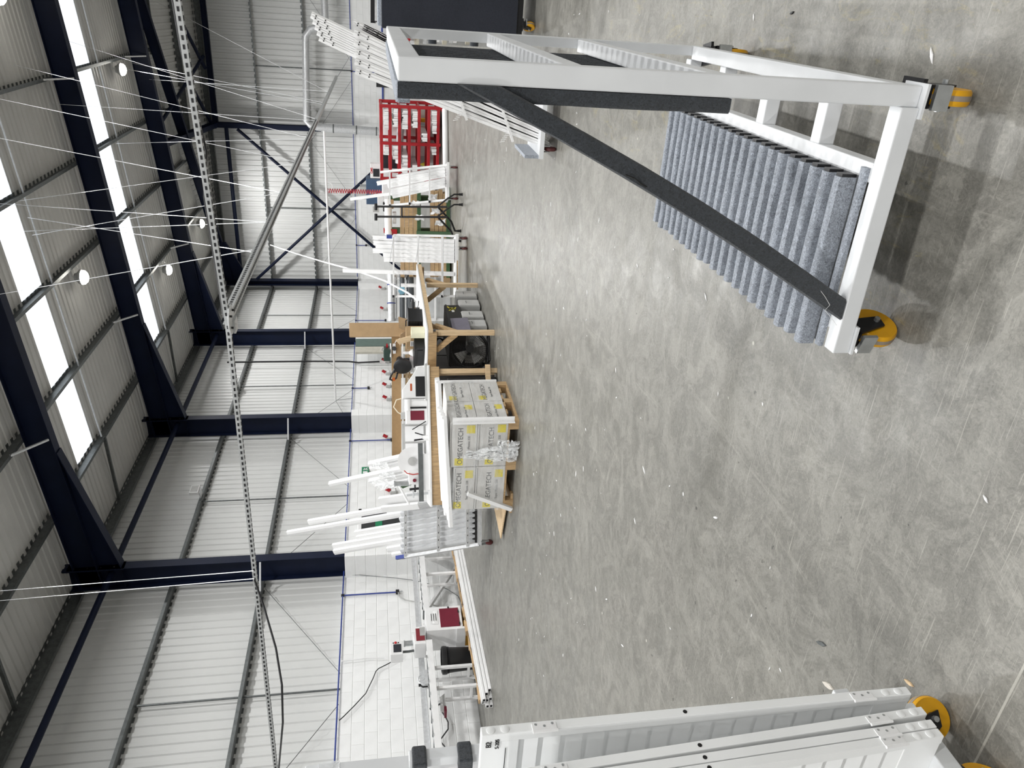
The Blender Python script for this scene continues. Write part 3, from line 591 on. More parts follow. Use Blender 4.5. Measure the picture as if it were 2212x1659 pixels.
tr = Thing('carpeted_trolley', 'white steel toast-rack trolley lined with grey carpet ribs on yellow castors', 'trolley', (-.53, 2.76, 0), world=True)
XA, XB, YN, YF, ZB, ZTp = -.197, -.142, 1.97, 3.555, .20, 1.593; tb = .055
tr.part('front_post', MB().box((XA, YN, ZB), (XB, YN+tb, ZTp)), M_tframe, bev=.004)
tr.part('rear_post', MB().box((XA+.015, YF-tb, ZB), (XB, YF, ZTp)), M_tframe, bev=.004)
tr.part('top_rail', MB().box((XA, YN+tb, ZTp-tb), (XB, YF-tb, ZTp)), M_tframe, bev=.004)
tr.part('bottom_rail', MB().box((XA, YN+tb, ZB), (XB, YF-tb, ZB+tb)), M_tframe, bev=.004)
for z in (1.12, .725): tr.part('side_rail', MB().box((XA+.002, YN+tb, z), (XB-.002, YF-tb, z+tb)), M_tframe, bev=.004)
tr.part('front_bar', MB().box((-.925, YN-.012, ZB), (XA, YN+tb-.012, ZB+tb)), M_tframe, bev=.004)
tr.part('rear_bar', MB().box((-.925, YF-tb, ZB), (XA, YF, ZB+tb)), M_tframe, bev=.004)
tr.part('base_rail', MB().box((-.41, YN+tb-.012, ZB), (-.355, YF-tb, ZB+tb)), M_tframe, bev=.004)
tr.part('base_rail', MB().box((-.86, YN+tb-.012, ZB), (-.805, YF-tb, ZB+tb)), M_tframe, bev=.004)
for y in (2.32, 2.72, 3.12): tr.part('cross_bar', MB().box((-.356, y, ZB), (XA, y+tb, ZB+tb)), M_tframe, bev=.004)
for x0 in (-.925, -.225): tr.part('castor_pad', MB().box((x0, YN-.02, ZB-.008), (x0+.09, YN+.08, ZB)), M_tframe)
base = tr.part('base_board', MB().box((-.915, YN+tb-.004, ZB+tb), (-.40, YF, ZB+tb+.012)), M_carpetD)
NR = 21; pit = (YF-YN-.10)/NR
def rib(lo, hi, n=9):
    """carpet-wrapped batten with softly rounded long edges"""
    mb = MB(); x0, y0, z0 = lo; x1, y1, z1 = hi; w, h = y1-y0, z1-z0; r = min(w, h)*.28
    pr = [(0,0),(w,0),(w,h-r),(w-r*.3,h-r*.3),(w-r,h),(r,h),(r*.3,h-r*.3),(0,h-r)]
    for i in range(n+1):
        x = x0+(x1-x0)*i/n
        for a, b_ in pr: mb.v.append((x, y0+a+random.uniform(-.0012,.0012), z0+b_+random.uniform(-.0012,.0012)*(b_ > 0)))
    for i in range(n):
        for j in range(8): mb.f.append((i*8+j, i*8+(j+1) % 8, (i+1)*8+(j+1) % 8, (i+1)*8+j))
    mb.f += [tuple(range(7,-1,-1)), tuple(n*8+j for j in range(8))]; return mb
for i in range(NR):
    y = YN+.085+i*pit; rb = tr.part('floor_rib', rib((-.93+random.uniform(-.006,.006), y, ZB+tb+.012), (-.405, y+.037, ZB+tb+.066)), M_carpet, smooth=True)
    tr.part('end_cap', MB().box((-.405, y+.003, ZB+tb+.012), (-.396, y+.034, ZB+tb+.058)), M_black, rb)
tr.part('front_lip', rib((-.925, YN+.048, ZB+tb), (-.37, YN+.075, ZB+tb+.016)), M_carpet, smooth=True)
for i in range(NR):
    y = YN+.004+i*pit; z0 = .735
    mb = MB(); n = 8
    for k in range(n+1):
        z = z0+(ZTp-z0)*k/n
        for a, b_ in ((0,0),(0,.020),(-.030,.020),(-.038,.015),(-.038,.005),(-.030,0)): mb.v.append((XA-.002+a+random.uniform(-.001,.001)*(a < 0), y+b_+random.uniform(-.001,.001), z))
    for k in range(n):
        for j in range(6): mb.f.append((k*6+j, k*6+(j+1) % 6, (k+1)*6+(j+1) % 6, (k+1)*6+j))
    mb.f += [(5,4,3,2,1,0), tuple(n*6+j for j in range(6))]
    tr.part('back_rib', mb, M_carpetD, smooth=True)
tr.part('top_lining', rib((XA-.05, YN+.01, ZTp-.03), (XA+.0, YF, ZTp+.004)), M_carpet, smooth=True)
# carpet-wrapped diagonal strut across the front
mb = MB(); n = 14; ring8 = ((-1,-.014),(-.8,-.021),(.8,-.021),(1,-.014),(1,.014),(.8,.021),(-.8,.021),(-1,.014))
U0, U1 = Vector((XA, YN+.008, 1.343)), Vector((-.747, YN+.008, ZB+tb+.003)); V0, V1 = Vector((XA, YN+.008, 1.449)), Vector((-.815, YN+.008, ZB+tb+.003))   # upper and lower long edges, cut flush with post and bar
for k in range(n+1):
    f = k/n; bow = Vector((.887, 0, -.46))*.020*math.sin(math.pi*f); hi_, lo_ = U0.lerp(U1, f)+bow, V0.lerp(V1, f)+bow; m_, h_ = (hi_+lo_)/2, (hi_-lo_)/2
    for a, b_ in ring8: mb.v.append(tuple(m_+h_*(a+random.uniform(-.03,.03))+Vector((0,b_,0))))
for k in range(n):
    for j in range(8): mb.f.append((k*8+j, k*8+(j+1) % 8, (k+1)*8+(j+1) % 8, (k+1)*8+j))
mb.f += [tuple(range(7,-1,-1)), tuple(n*8+j for j in range(8))]
tr.part('diagonal_strut', mb, M_carpetD, smooth=True)
tr.part('cable_tie', MB().path([(-.43, 1.96, .93),(-.42,1.955,.955),(-.405,1.95,.975),(-.395,1.945,1.005)], .0022, 5), M_black)
tr.part('loose_thread', MB().path([(-.70,1.96,.37),(-.735,1.955,.335),(-.76,1.95,.315),(-.775,1.945,.33),(-.80,1.95,.30),(-.825,1.95,.275)], .0007, 4), M_white)
castor(tr, -.17, 2.03, ZB-.008, 0.0); castor(tr, -.885, 2.03, ZB-.008, -.32); castor(tr, -.17, 3.47, ZB, .2); castor(tr, -.885, 3.47, ZB, .5)

# scraps of clear film caught on the ribs
M_film = bpy.data.materials.new('clear_film'); M_film.use_nodes = True; nt = M_film.node_tree; N = nt.nodes; b_ = N['Principled BSDF']
b_.inputs['Base Color'].default_value = (.9,.92,.93,1); b_.inputs['Roughness'].default_value = .18; b_.inputs['Alpha'].default_value = .42; b_.inputs['Specular IOR Level'].default_value = .9
tcx = N.new('ShaderNodeTexCoord'); nx_ = N.new('ShaderNodeTexNoise'); nx_.inputs['Scale'].default_value = 14; nx_.inputs['Detail'].default_value = 4; nx_.inputs['Distortion'].default_value = 1.2
nt.links.new(tcx.outputs['Object'], nx_.inputs['Vector']); bpx = N.new('ShaderNodeBump'); bpx.inputs['Strength'].default_value = .8; bpx.inputs['Distance'].default_value = .03; nt.links.new(nx_.outputs[0], bpx.inputs['Height']); nt.links.new(bpx.outputs[0], b_.inputs['Normal'])
mpr = N.new('ShaderNodeMapRange'); mpr.inputs['From Min'].default_value = .35; mpr.inputs['From Max'].default_value = .7; mpr.inputs['To Min'].default_value = .2; mpr.inputs['To Max'].default_value = .75; nt.links.new(nx_.outputs[0], mpr.inputs[0]); nt.links.new(mpr.outputs[0], b_.inputs['Alpha'])
def crumple(P, nu, nv, amp, seed):
    rnd = random.Random(seed); mb = MB(); p00, p10, p11, p01 = [Vector(p) for p in P]
    for i in range(nu+1):
        for j in range(nv+1):
            u, v = i/nu, j/nv; c = p00*(1-u)*(1-v)+p10*u*(1-v)+p11*u*v+p01*(1-u)*v
            mb.v.append(tuple(c+Vector((rnd.uniform(-amp,amp), rnd.uniform(-amp,amp), rnd.uniform(-amp,amp)))))
    for i in range(nu):
        for j in range(nv): k = i*(nv+1)+j; mb.f.append((k, k+1, k+nv+2, k+nv+1))
    return mb
single('film_scrap', crumple([(-.94,2.55,.29),(-.945,2.63,.29),(-1.0,2.70,.10),(-1.02,2.52,.08)], 7, 5, .008, 3), M_film, 'crumpled scrap of clear film hanging off the left ends of the carpet ribs', 'film')

# ================================================================ louvred shutter panels standing on the left-hand trolley
M_shut = mat('shutter_white', (.83, .84, .84), .33, var=.015)
def shutter(y0, y1, label, x1=-1.68, x0=-2.22, z0=.18, z1=1.406, hinge=True, lean=0.0):
    t = Thing('louvre_shutter', label, 'shutter', ((x0+x1)/2, (y0+y1)/2, z0), world=True, group='white louvred shutters on the left trolley')
    sw = .03
    t.part('stile', MB().box((x1-sw, y0, z0), (x1, y1, z1)), M_shut, bev=.002); t.part('stile', MB().box((x0, y0, z0), (x0+sw, y1, z1)), M_shut, bev=.002)
    t.part('top_rail', MB().box((x0+sw, y0+.002, z1-.10), (x1-sw, y1-.002, z1)), M_shut, bev=.002); t.part('bottom_rail', MB().box((x0+sw, y0+.002, z0), (x1-sw, y1-.002, z0+.11)), M_shut, bev=.002)
    n = 17; ym = (y0+y1)/2
    for k in range(n):
        z = z0+.135+k*(z1-z0-.26)/(n-1); t.part('louvre', MB().hexa([(x0+sw,ym-.009,z-.026),(x1-sw,ym-.009,z-.026),(x1-sw,ym-.004,z-.028),(x0+sw,ym-.004,z-.028),(x0+sw,ym+.003,z+.030),(x1-sw,ym+.003,z+.030),(x1-sw,ym+.008,z+.028),(x0+sw,ym+.008,z+.028)]), M_shut)
    for z in (z0+.035, z0+.075, z1-.025, z1-.062): t.part('dowel_plug', MB().lathe((x1,ym,z), [(.0115,0),(.0115,.0012),(.008,.0022),(0,.0024)], 14, axis=(1,0,0)), M_shut, smooth=True)
    t.part('magnet_hole', MB().lathe((x1,ym,(z0+z1)/2+.06), [(.006,0),(.006,.0006),(0,.0006)], 10, axis=(1,0,0)), M_ink)
    if hinge:
        for zc in (z0+.15, z1-.165):
            h = t.part('hinge', MB().box((x1,y0-.006,zc-.032), (x1+.0022,y1-.006,zc+.032)), M_white)
            for dz, dy in ((-.022,.016),(.0,.010),(.022,.016)): t.part('screw', MB().lathe((x1+.002,y0+dy,zc+dz), [(.0038,0),(.0038,.0008),(0,.0002)], 8, axis=(1,0,0)), M_chrome, h)
            t.part('knuckle', MB().tube((x1+.003,y0-.007,zc-.033), (x1+.003,y0-.007,zc+.033), .0042, 8), M_white, h)
    t.e.rotation_euler.x = lean; return t
s1 = shutter(1.301, 1.328, 'white louvred shutter standing farthest from the camera, marked B2 on its top corner')
shutter(1.233, 1.259, 'white louvred shutter standing second in the stack, gap on both sides', lean=.052)
shutter(1.191, 1.217, 'white louvred shutter hinged flush behind the nearest one', lean=.042)
shutter(1.162, 1.188, 'white louvred shutter nearest the camera in the left stack', hinge=True, lean=.042)
rt = Matrix(((1,0,0),(0,0,-1),(0,1,0)))
for s_, x, z, sz in (('B2', -1.716, 1.386, .021), ('S-205', -1.716, 1.364, .0155)): text(s1.e, s_, M_ink, sz, Vector((x, 1.2995, z))-s1.off, rt)
s1.part('pencil_line', MB().box((-1.98,1.3002,1.340), (-1.735,1.3008,1.342)), M_ink)
t = Thing('shutter_trolley', 'white trolley with foam-padded posts carrying the louvred shutters', 'trolley', (-2.0, 1.33, 0), world=True)
t.part('deck', MB().box((-2.35, 1.02, .125), (-1.76, 1.335, .18)).box((-2.35, 1.335, .125), (-1.98, 1.58, .18)), M_tframe, bev=.004)
tpx = AY(800, 1638, 1.562).x; tpz = AY(655, 1645, 1.53).z
t.part('tall_post', MB().box((tpx-.06, 1.505, .15), (tpx, 1.56, tpz)), M_tframe, bev=.003); t.part('post_cap', MB().box((tpx-.063,1.502,tpz-.10), (tpx+.003,1.563,tpz-.04)), M_film)
rpx = AY(950, 1632, 1.42).x; rpz = AY(883, 1632, 1.42).z
t.part('rack_post', MB().box((rpx-.017, 1.40, .15), (rpx+.016, 1.435, rpz)), M_tframe, bev=.003)
for px in (906, 1004):
    cc = AY(px, 1630, 1.405); cc.x = rpx+.004
    f = t.part('foam_pad', MB().box(cc+Vector((-.026,-.03,-.020)), cc+Vector((.024,.034,.020))), M_carpetD, bev=.006)
    t.part('red_rod', MB().tube(cc+Vector((-.02,-.0,0)), cc+Vector((-.45,-.05,0)), .006, 8), mat('red_rod', (.55,.02,.03), .4), f, smooth=True)
castor(t, -1.84, 1.31, .125, -.75, dia=.125, wd=.04, brake=False); castor(t, -2.28, 1.40, .125, .4, dia=.125, wd=.04, brake=False); castor(t, -2.28, 1.08, .125, .1, dia=.125, wd=.04, brake=False); castor(t, -1.80, 1.08, .125, .3, dia=.125, wd=.04, brake=False)

# ================================================================ dark carpeted trolley at the right
t = Thing('panel_trolley', 'charcoal carpet-sided trolley on yellow castors standing at the far right', 'trolley', (.2, 8.6, 0), world=True)
c = Z(1155, 60); xl, yl = -.36, 8.45
t.part('carpet_side', MB().box((xl, yl, .20), (xl+1.6, yl+.03, 1.56)), carpet_mat('black_carpet', (.017,.020,.030), .4), bev=.005)
t.part('base_frame', MB().box((xl, yl+.03, .14), (xl+1.6, yl+.75, .20)), M_dark); t.part('top_frame', MB().box((xl, yl+.03, 1.5), (xl+1.6, yl+.09, 1.56)), M_tframe)
for z in (.62, 1.05): t.part('carpet_bar', MB().tube((xl-.12, yl+.1, z), (xl+1.5, yl+.1, z), .045, 10), M_carpetD, smooth=True)
t.part('end_pad', MB().box((xl+.02, yl-.004, 1.555), (xl+.5, yl+.6, 1.60)), M_carpet, bev=.01)
castor(t, -.25, 8.50, .14, .55, dia=.125); castor(t, -.25, 9.1, .14, .2, dia=.125)
# ================================================================ saw line along the left wall
def dep(P): return float(np.dot(np.array(P)-CAM, FWD))
VUP = Vector((0,0,1))
XF, XBk, ZTb = -10.2, -10.62, .90
def conveyor(y0, y1, label, legs):
    t = Thing('roller_conveyor', label, 'conveyor', ((XF+XBk)/2, (y0+y1)/2, 0), world=True)
    t.part('front_rail', MB().box((XF-.05, y0, ZTb-.11), (XF, y1, ZTb)), M_white, bev=.003); t.part('back_rail', MB().box((XBk, y0, ZTb-.08), (XBk+.05, y1, ZTb)), M_white, bev=.003)
    t.part('fence', MB().sweep([(0,0),(.045,0),(.045,.012),(.012,.012),(.012,.10),(0,.10)], (XBk-.02, y0, ZTb+.03), (XBk-.02, y1, ZTb+.03)), M_galvL)
    n = int((y1-y0)/.26)
    for i in range(n):
        y = y0+.12+i*.26; t.part('roller', MB().tube((XBk+.05, y, ZTb-.02), (XF-.05, y, ZTb-.02), .022, 10), M_galv, smooth=True); t.part('roller_clip', MB().box((XF-.05,y-.03,ZTb-.005), (XF+.004,y+.03,ZTb+.006)), M_galvL)
    for y in legs:
        for x in (XF-.09, XBk+.04):
            l = t.part('leg', MB().box((x-.025, y-.025, .06), (x+.025, y+.025, ZTb-.08)), M_white, bev=.003); t.part('foot', MB().tube((x,y,.0), (x,y,.07), .012, 8).lathe((x,y,0), [(.03,0),(.03,.012),(.015,.02)], 10), M_dark, l)
        t.part('cross_bar', MB().box((XBk+.06, y-.02, .18), (XF-.11, y+.02, .22)), M_white)
    return t
conveyor(10.72, 13.7, 'white roller conveyor on legs right of the saw, behind the rack cart', (11.75, 12.55, 13.4))
conveyor(5.8, 9.95, 'white roller conveyor on legs left of the saw', (6.3, 8.95, 9.1+.28))
# cut-off saw: cabinet, head, control box
t = Thing('cutoff_saw', 'white upcut saw with maroon door, red guard and screen on an arm', 'saw', (-10.4, 10.4, 0), world=True)
c0, c1 = 10.12, 10.70
bd = t.part('cabinet', MB().box((-10.66, c0, .22), (-10.16, c1, .88)), M_white, bev=.006)
dp = t.part('door', MB().box((-10.165, c0+.06, .27), (-10.15, c1-.06, .62)), M_maroon, bev=.003)
for y in (c0+.12, c0+.42): t.part('door_hinge', MB().box((-10.155, y-.03, .265), (-10.142, y+.03, .285)), M_dark, dp)
t.part('door_knob', MB().tube((-10.15,c1-.05,.45), (-10.13,c1-.05,.45), .015, 8), M_dark, dp)
nt_ = t.part('notice', crumple([(-10.155,c0+.14,.66),(-10.15,c1-.10,.655),(-10.152,c1-.12,.82),(-10.15,c0+.16,.80)], 5, 4, .004, 9), M_pvc)
for k in range(3): t.part('notice_text', MB().box((-10.146, c0+.22, .69+k*.04), (-10.144, c0+.40, .70+k*.04)), M_ink, nt_)
for y, m_ in ((c0+.12, M_yellow), (c1-.12, mat('dark_yellow', (.30,.15,.01), .5))): t.part('lifting_foot', MB().box((-10.62, y-.09, .0), (-10.2, y+.09, .2)), m_)
t.part('plinth', MB().box((-10.66, c0-.03, .18), (-10.13, c0+.02, .34)), M_white)
hd = t.part('saw_head', MB().hexa([(-10.55,c0-.25,.90),(-10.2,c0-.25,.90),(-10.2,c0+.22,.90),(-10.55,c0+.22,.90),(-10.55,c0-.25,1.10),(-10.2,c0-.25,1.10),(-10.2,c0-.02,1.13),(-10.55,c0-.02,1.13)]), M_white, bev=.01)
t.part('guard', MB().box((-10.205, c0-.18, .92), (-10.185, c0+.10, 1.07)), mat('red_guard', (.22,.03,.04), .15), hd)
t.part('guard_window', MB().box((-10.19, c0-.08, .905), (-10.18, c0+.12, 1.0)), M_greyplastic, hd)
t.part('cylinder', MB().tube((-10.38,c0-.05,1.12), (-10.38,c0-.05,1.26), .05, 12).tube((-10.38,c0-.05,1.26), (-10.38,c0-.05,1.285), .06, 12), M_chrome, hd, smooth=True)
t.part('arm', MB().path([(-10.42,c0-.18,1.05),(-10.42,c0-.20,1.2),(-10.42,c0-.20,1.33)], .022, 8), M_galv, smooth=True)
cb = t.part('control_box', MB().box((-10.5, c0-.36, 1.31), (-10.3, c0-.05, 1.52)), M_white, bev=.006)
t.part('screen', MB().box((-10.302, c0-.31, 1.335), (-10.294, c0-.13, 1.47)), M_screen, cb); t.part('stop_button', MB().lathe((-10.30,c0-.095,1.43), [(.022,0),(.025,.012),(.018,.02),(0,.022)], 12, axis=(1,0,0)), mat('red_button', (.5,.02,.02), .3), cb, smooth=True)
for z in (1.47, 1.38): t.part('button', MB().lathe((-10.30,c0-.095,z), [(.012,0),(.012,.008),(0,.01)], 10, axis=(1,0,0)), M_dark, cb)
pg = Thing('protractor_stop', 'grey half-round protractor stop with black clamp on the conveyor', 'gauge', (-10.5, 9.35, ZTb), world=True)
mb = MB(); c = Vector((-10.5, 9.35, ZTb+.06)); mb.path([c+Vector((0,.11*math.cos(a),.11*math.sin(a))) for a in np.linspace(0, math.pi, 14)], .010, 6)
for a in (.4, 1.2, 1.95, 2.75): mb.beam(c, c+Vector((0,.11*math.cos(a),.11*math.sin(a))), .01, .012)
pg.part('dial', mb, M_galvL); pg.part('base', MB().box((-10.56,9.2,ZTb), (-10.44,9.5,ZTb+.06)), M_galvL); pg.part('clamp', MB().path([(-10.44,9.14,ZTb+.02),(-10.42,9.12,ZTb+.10),(-10.42,9.16,ZTb+.14)], .014, 8).tube((-10.42,9.16,ZTb+.13), (-10.42,9.16,ZTb+.17), .024, 8), M_black)
t = Thing('waste_bin', 'black ribbed plastic bin under the conveyor left of the saw', 'bin', (-10.42, 9.62, 0), world=True)
bp_ = [(0,0),(.17,0),(.185,.02),(.215,.55),(.235,.56),(.24,.60),(.235,.64),(.21,.65),(.20,.60)]; t.part('body', MB().lathe((-10.38,9.62,.0), bp_, 28), M_black, smooth=True)
for k in range(4): t.part('band', MB().lathe((-10.38,9.62,.52+.012*k), [(.222,0),(.226,.004),(.222,.008)], 28), M_dark)
t.part('inside', MB().lathe((-10.38,9.62,.55), [(0,.0),(.19,.0),(.19,.005),(0,.005)], 20), M_dark)
t = Thing('foot_pedal', 'grey foot pedal with dark cover hung under the conveyor', 'pedal', (-10.5, 8.7, .6), world=True)
c = AX(955, 1520, -10.45); t.part('cover', MB().hexa([c+Vector(v) for v in ((-.1,-.12,-.05),(.1,-.12,-.05),(.1,.12,-.05),(-.1,.12,-.05),(-.08,-.08,.03),(.06,-.08,.03),(.06,.08,.03),(-.08,.08,.03))]), M_greyplastic); t.part('tread', MB().box(c+Vector((-.08,-.22,-.06)), c+Vector((.08,-.12,-.02))), M_maroon)
t.part('hanger', MB().beam(c+Vector((0,0,.03)), c+Vector((-.1,0,.2)), .02, .02), M_dark)
# spare profile leaning on the wall under the conveyor
single('leaning_board', MB().beam((-11.12, 12.9, .05), (-11.15, 11.6, .80), .05, .10, up=(1,0,0)), M_pvc, 'white offcut leaning on the wall under the right conveyor', 'board')
# ---- long profiles lying on the floor before the saw line
E0, E1 = Z(1066, 1518), Z(998, 1180); E1 = E0+(E1-E0)*1.18; dr_ = (E1-E0).normalized(); sd = Vector((dr_.y, -dr_.x, 0))
k = 0
for r_ in range(3):
    for c_ in range(3):
        o = sd*(c_*.062-.07)+VUP*(.031+r_*.058); off = dr_*random.uniform(-.04,.12)*(1 if c_ < 2 else 2); mb = MB()
        mb.sweep([(-.03,-.027),(.03,-.027),(.03,.005),(.02,.005),(.02,.027),(-.02,.027),(-.02,.012),(-.03,.012)], E0+o+off, E1+o+off)
        b_ = single('profile_length', mb, M_pvc, 'long white profile length in the floor bundle before the saw, '+['bottom', 'middle', 'top'][r_]+' layer, '+['nearest the wall', 'middle', 'outermost'][c_], 'profile', 'profile lengths bundled on the floor'); k += 1
        x = obj('end_face', MB().beam(E0+o+off-dr_*.001, E0+o+off, .04, .035).mesh('end_face', M_dark, b_.location), b_)
random.seed(5)
for i in range(11):
    f = .07+i*.078; p = E0.lerp(E1, f)-sd*.13+VUP*.16; L_ = random.uniform(.30,.42)
    single('packing_strip', MB().hexa([p+Vector(v)+dr_*L_*(.5 if j in (1,2,5,6) else -.5)+VUP*random.uniform(-.015,.03)+sd*random.uniform(-.02,.02) for j, v in enumerate([sd*-.05,sd*-.05,sd*.05,sd*.05,sd*-.05+VUP*.03,sd*-.05+VUP*.03,sd*.05+VUP*.03,sd*.05+VUP*.03])]), M_card, 'torn brown cardboard strip on the floor bundle, '+['nearest', 'second', 'third', 'fourth', 'fifth', 'sixth', 'seventh', 'eighth', 'ninth', 'tenth', 'farthest'][i]+' along it', 'cardboard', 'cardboard packing along the floor bundle')

# ================================================================ rack cart with chevron profiles
DC = dep(Z(1036, 1172, .2))
def RC(px, py, dd=0.0): return AD(px, py, DC+dd)
def tilt(px): return .35*(1036-px)/180       # the rack leans back
def RP_(px, py, dd=0): return RC(px, py, dd+tilt(px))
rc = Thing('rack_cart', 'pale steel rack cart full of grey filmed chevron profiles', 'cart', Z(1045,1120), world=True)
def barp(t, name, a, b_, w, h, m, par=None, bev=0): return t.part(name, MB().beam(a, b_, w, h), m, par, bev=bev)
barp(rc, 'base_bar', RC(1036,1066), RC(1036,1176), .05, .06, M_galvL); barp(rc, 'base_bar', RC(1034,1066,.5), RC(1034,1176,.5), .05, .06, M_galvL)
for py in (1066,1176): barp(rc, 'side_bar', RC(1036,py), RC(1035,py,.5), .05, .05, M_galvL)
for b0, tp in ((1066,1092),(1176,1205)):
    barp(rc, 'post', RC(1036,b0), RP_(858,tp), .045, .045, M_galvL); barp(rc, 'post', RC(1034,b0,.5), RP_(868,tp,.35), .045, .045, M_galvL)
    rc.part('post_cap', MB().beam(RP_(874,tp-3), RP_(856,tp), .055, .055), M_blue)
for px in (876, 947, 1010):
    f = (1036-px)/178; rl = rc.part('front_rail', MB().beam(RP_(px,1066+26*f,-.02), RP_(px,1176+29*f,-.02), .03, .05), M_galvL)
    for k in range(7): q = RP_(px,1066+26*f,-.04).lerp(RP_(px,1176+29*f,-.04), (k+.5)/7); rc.part('slot', MB().box(q-Vector((.012,.003,.004)), q+Vector((.012,.003,.004))), M_dark, rl)
for py in (1080,1125): 
    pass
def small_castor(t, P, top):
    x, y = P.x, P.y; p = t.part('castor', MB().box((x-.035,y-.035,top-.01), (x+.035,y+.035,top)).hexa([(x-.03,y-.02,.06),(x-.022,y-.02,.06),(x-.022,y+.02,.06),(x-.03,y+.02,.06),(x-.03,y-.03,top-.01),(x-.022,y-.03,top-.01),(x-.022,y+.03,top-.01),(x-.03,y+.03,top-.01)]).hexa([(x+.022,y-.02,.06),(x+.03,y-.02,.06),(x+.03,y+.02,.06),(x+.022,y+.02,.06),(x+.022,y-.03,top-.01),(x+.03,y-.03,top-.01),(x+.03,y+.03,top-.01),(x+.022,y+.03,top-.01)]), M_chrome)
    t.part('wheel', MB().lathe((x-.016,y,.055), [(.0,0),(.045,0),(.055,.006),(.055,.026),(.045,.032),(0,.032)], 18, axis=(1,0,0)), mat('red_brown_wheel', (.10,.025,.025), .5), p, smooth=True)
for a, b_ in ((1070,0),(1172,0),(1070,.5),(1172,.5)): small_castor(rc, Vector((RC(1036,a,b_).x, RC(1036,a,b_).y, 0)), RC(1036,a,b_).z-.02)
CHEV = [(-.045,-.025),(-.02,.0),(-.045,.025),(.0,.032),(.045,.025),(.045,-.025),(.0,-.032)]
def vbar(a, b_, m, label, grp, prof=CHEV, up=(0,-1,0)): return single('profile_bar', MB().sweep(prof, a, b_, up), m, label, 'profile', grp)
random.seed(11)
for i in range(9):
    y0 = 1072+i*11.3; tx = 872-random.uniform(0,8)
    vbar(RC(1031,y0,.12), RP_(tx,y0+.17*(1031-tx),.12), M_pvcg, 'grey filmed chevron profile behind the rack cart rails, '+['first', 'second', 'third', 'fourth', 'fifth', 'sixth', 'seventh', 'eighth', 'ninth'][i]+' from the right', 'profiles inside the rack cart')
for tx, ty, lb in ((622,1152,'tallest of all'),(667,1128,'second tallest'),(720,1180,'of middle height, the right one of a pair'),(722,1192,'of middle height, the left one of a pair'),(768,1152,'shorter, in front of the dark door'),(772,1162,'shorter, left of the dark door'),(835,1101,'just above the rails at the right'),(838,1112,'just above the rails, second from the right'),(837,1187,'just above the rails at the left'),(848,1200,'shortest, at the left post')):
    y0 = ty-.17*(1031-tx); vbar(RC(1031,y0,.3), RP_(tx,ty,.3), M_pvc, 'white chevron profile in the rack cart, '+lb, 'tall white profiles in the rack cart')
rc.part('comb_strip', MB().beam(RC(1028,1068,-.01), RC(1028,1172,-.01), .02, .03), M_black)
for k in range(9): q = RC(1026,1074+k*11.3,-.02); rc.part('comb_tooth', MB().hexa([q+Vector((-.03,0,-.02)),q+Vector((.03,0,-.02)),q+Vector((.03,.01,-.02)),q+Vector((-.03,.01,-.02)),q+Vector((-.004,0,.04)),q+Vector((.004,0,.04)),q+Vector((.004,.01,.04)),q+Vector((-.004,.01,.04))]), M_black)

# ================================================================ pallet of wrapped boxes
px0, px1, py0, py1 = -5.78, -4.5, 7.75, 8.78
t = Thing('pallet', 'pine pallet under the wrapped boxes', 'pallet', ((px0+px1)/2, (py0+py1)/2, 0), world=True)
for x in (px0, (px0+px1)/2-.06, px1-.12): t.part('runner_board', MB().box((x, py0, 0), (x+.12, py1, .018)), M_wood)
for x in (px0, (px0+px1)/2-.06, px1-.12):
    for y in (py0, (py0+py1)/2-.05, py1-.1): t.part('pallet_block', MB().box((x, y, .018), (x+.12, y+.1, .105)), M_wood)
for k in range(6): y = py0+k*(py1-py0-.1)/5; t.part('deck_board', MB().box((px0, y, .105), (px1, y+.1, .125)), M_wood)
M_box = mat('pale_carton', (.60,.59,.57), .7, var=.06, scale=6)
M_print = mat('grey_print', (.13,.13,.13), .7); M_yel = mat('yellow_print', (.70,.60,.08), .7, var=.12)
RF = Matrix(((1,0,0),(0,0,-1),(0,1,0))); RS = Matrix(((0,0,1),(1,0,0),(0,1,0)))
nmb = 0
for lay in range(2):
    for ix in range(2):
        for iy in range(2):
            w = (px1-px0)/2; dpt = (py1-py0)/2; x, y, z = px0+ix*w, py0+iy*dpt, .125+lay*.37
            front, right = iy == 0, ix == 1; bh = .365 if lay == 0 else (.33 if ix else .27)
            lb = 'pale printed carton on the pallet, '+['lower', 'upper'][lay]+' layer, '+['left', 'right'][ix]+' '+['front', 'rear'][iy]
            b_ = Thing('carton', lb, 'box', (x+w/2, y+dpt/2, z), group='cartons on the pallet')
            b_.part('body', MB().box((-w/2+.004,-dpt/2+.004,0), (w/2-.004,dpt/2-.004,bh)), M_box, bev=.006)
            if front:
                text(b_.e, 'OMEGATECH', M_print, .085, (-.02, -dpt/2+.0025, .20), RF); text(b_.e, 'Super Phonic 330', M_print, .04, (-.02, -dpt/2+.0025, .10), RF)
                b_.part('yellow_mark', MB().box((-.29,-dpt/2+.002,.165), (-.19,-dpt/2+.004,.265)), M_yel); b_.part('yellow_mark', MB().box((.16,-dpt/2+.002,.03), (.27,-dpt/2+.004,.13)), M_yel)
                b_.part('tape_line', MB().box((-w/2+.02,-dpt/2+.002,bh-.02), (w/2-.02,-dpt/2+.003,bh-.016)), M_print)
            if right:
                text(b_.e, 'MEGATECH' if lay == 0 else 'OMEGATECH', M_print, .08, (w/2-.0025, -.02, .21), RS); text(b_.e, 'Super Phonic 330', M_print, .038, (w/2-.0025, -.02, .12), RS)
                b_.part('yellow_mark', MB().box((w/2-.004,-.22,.20), (w/2-.002,-.12,.29)) if iy else MB().box((w/2-.004,.05,.03), (w/2-.002,.16,.12)), M_yel)
ztp = .125+.74
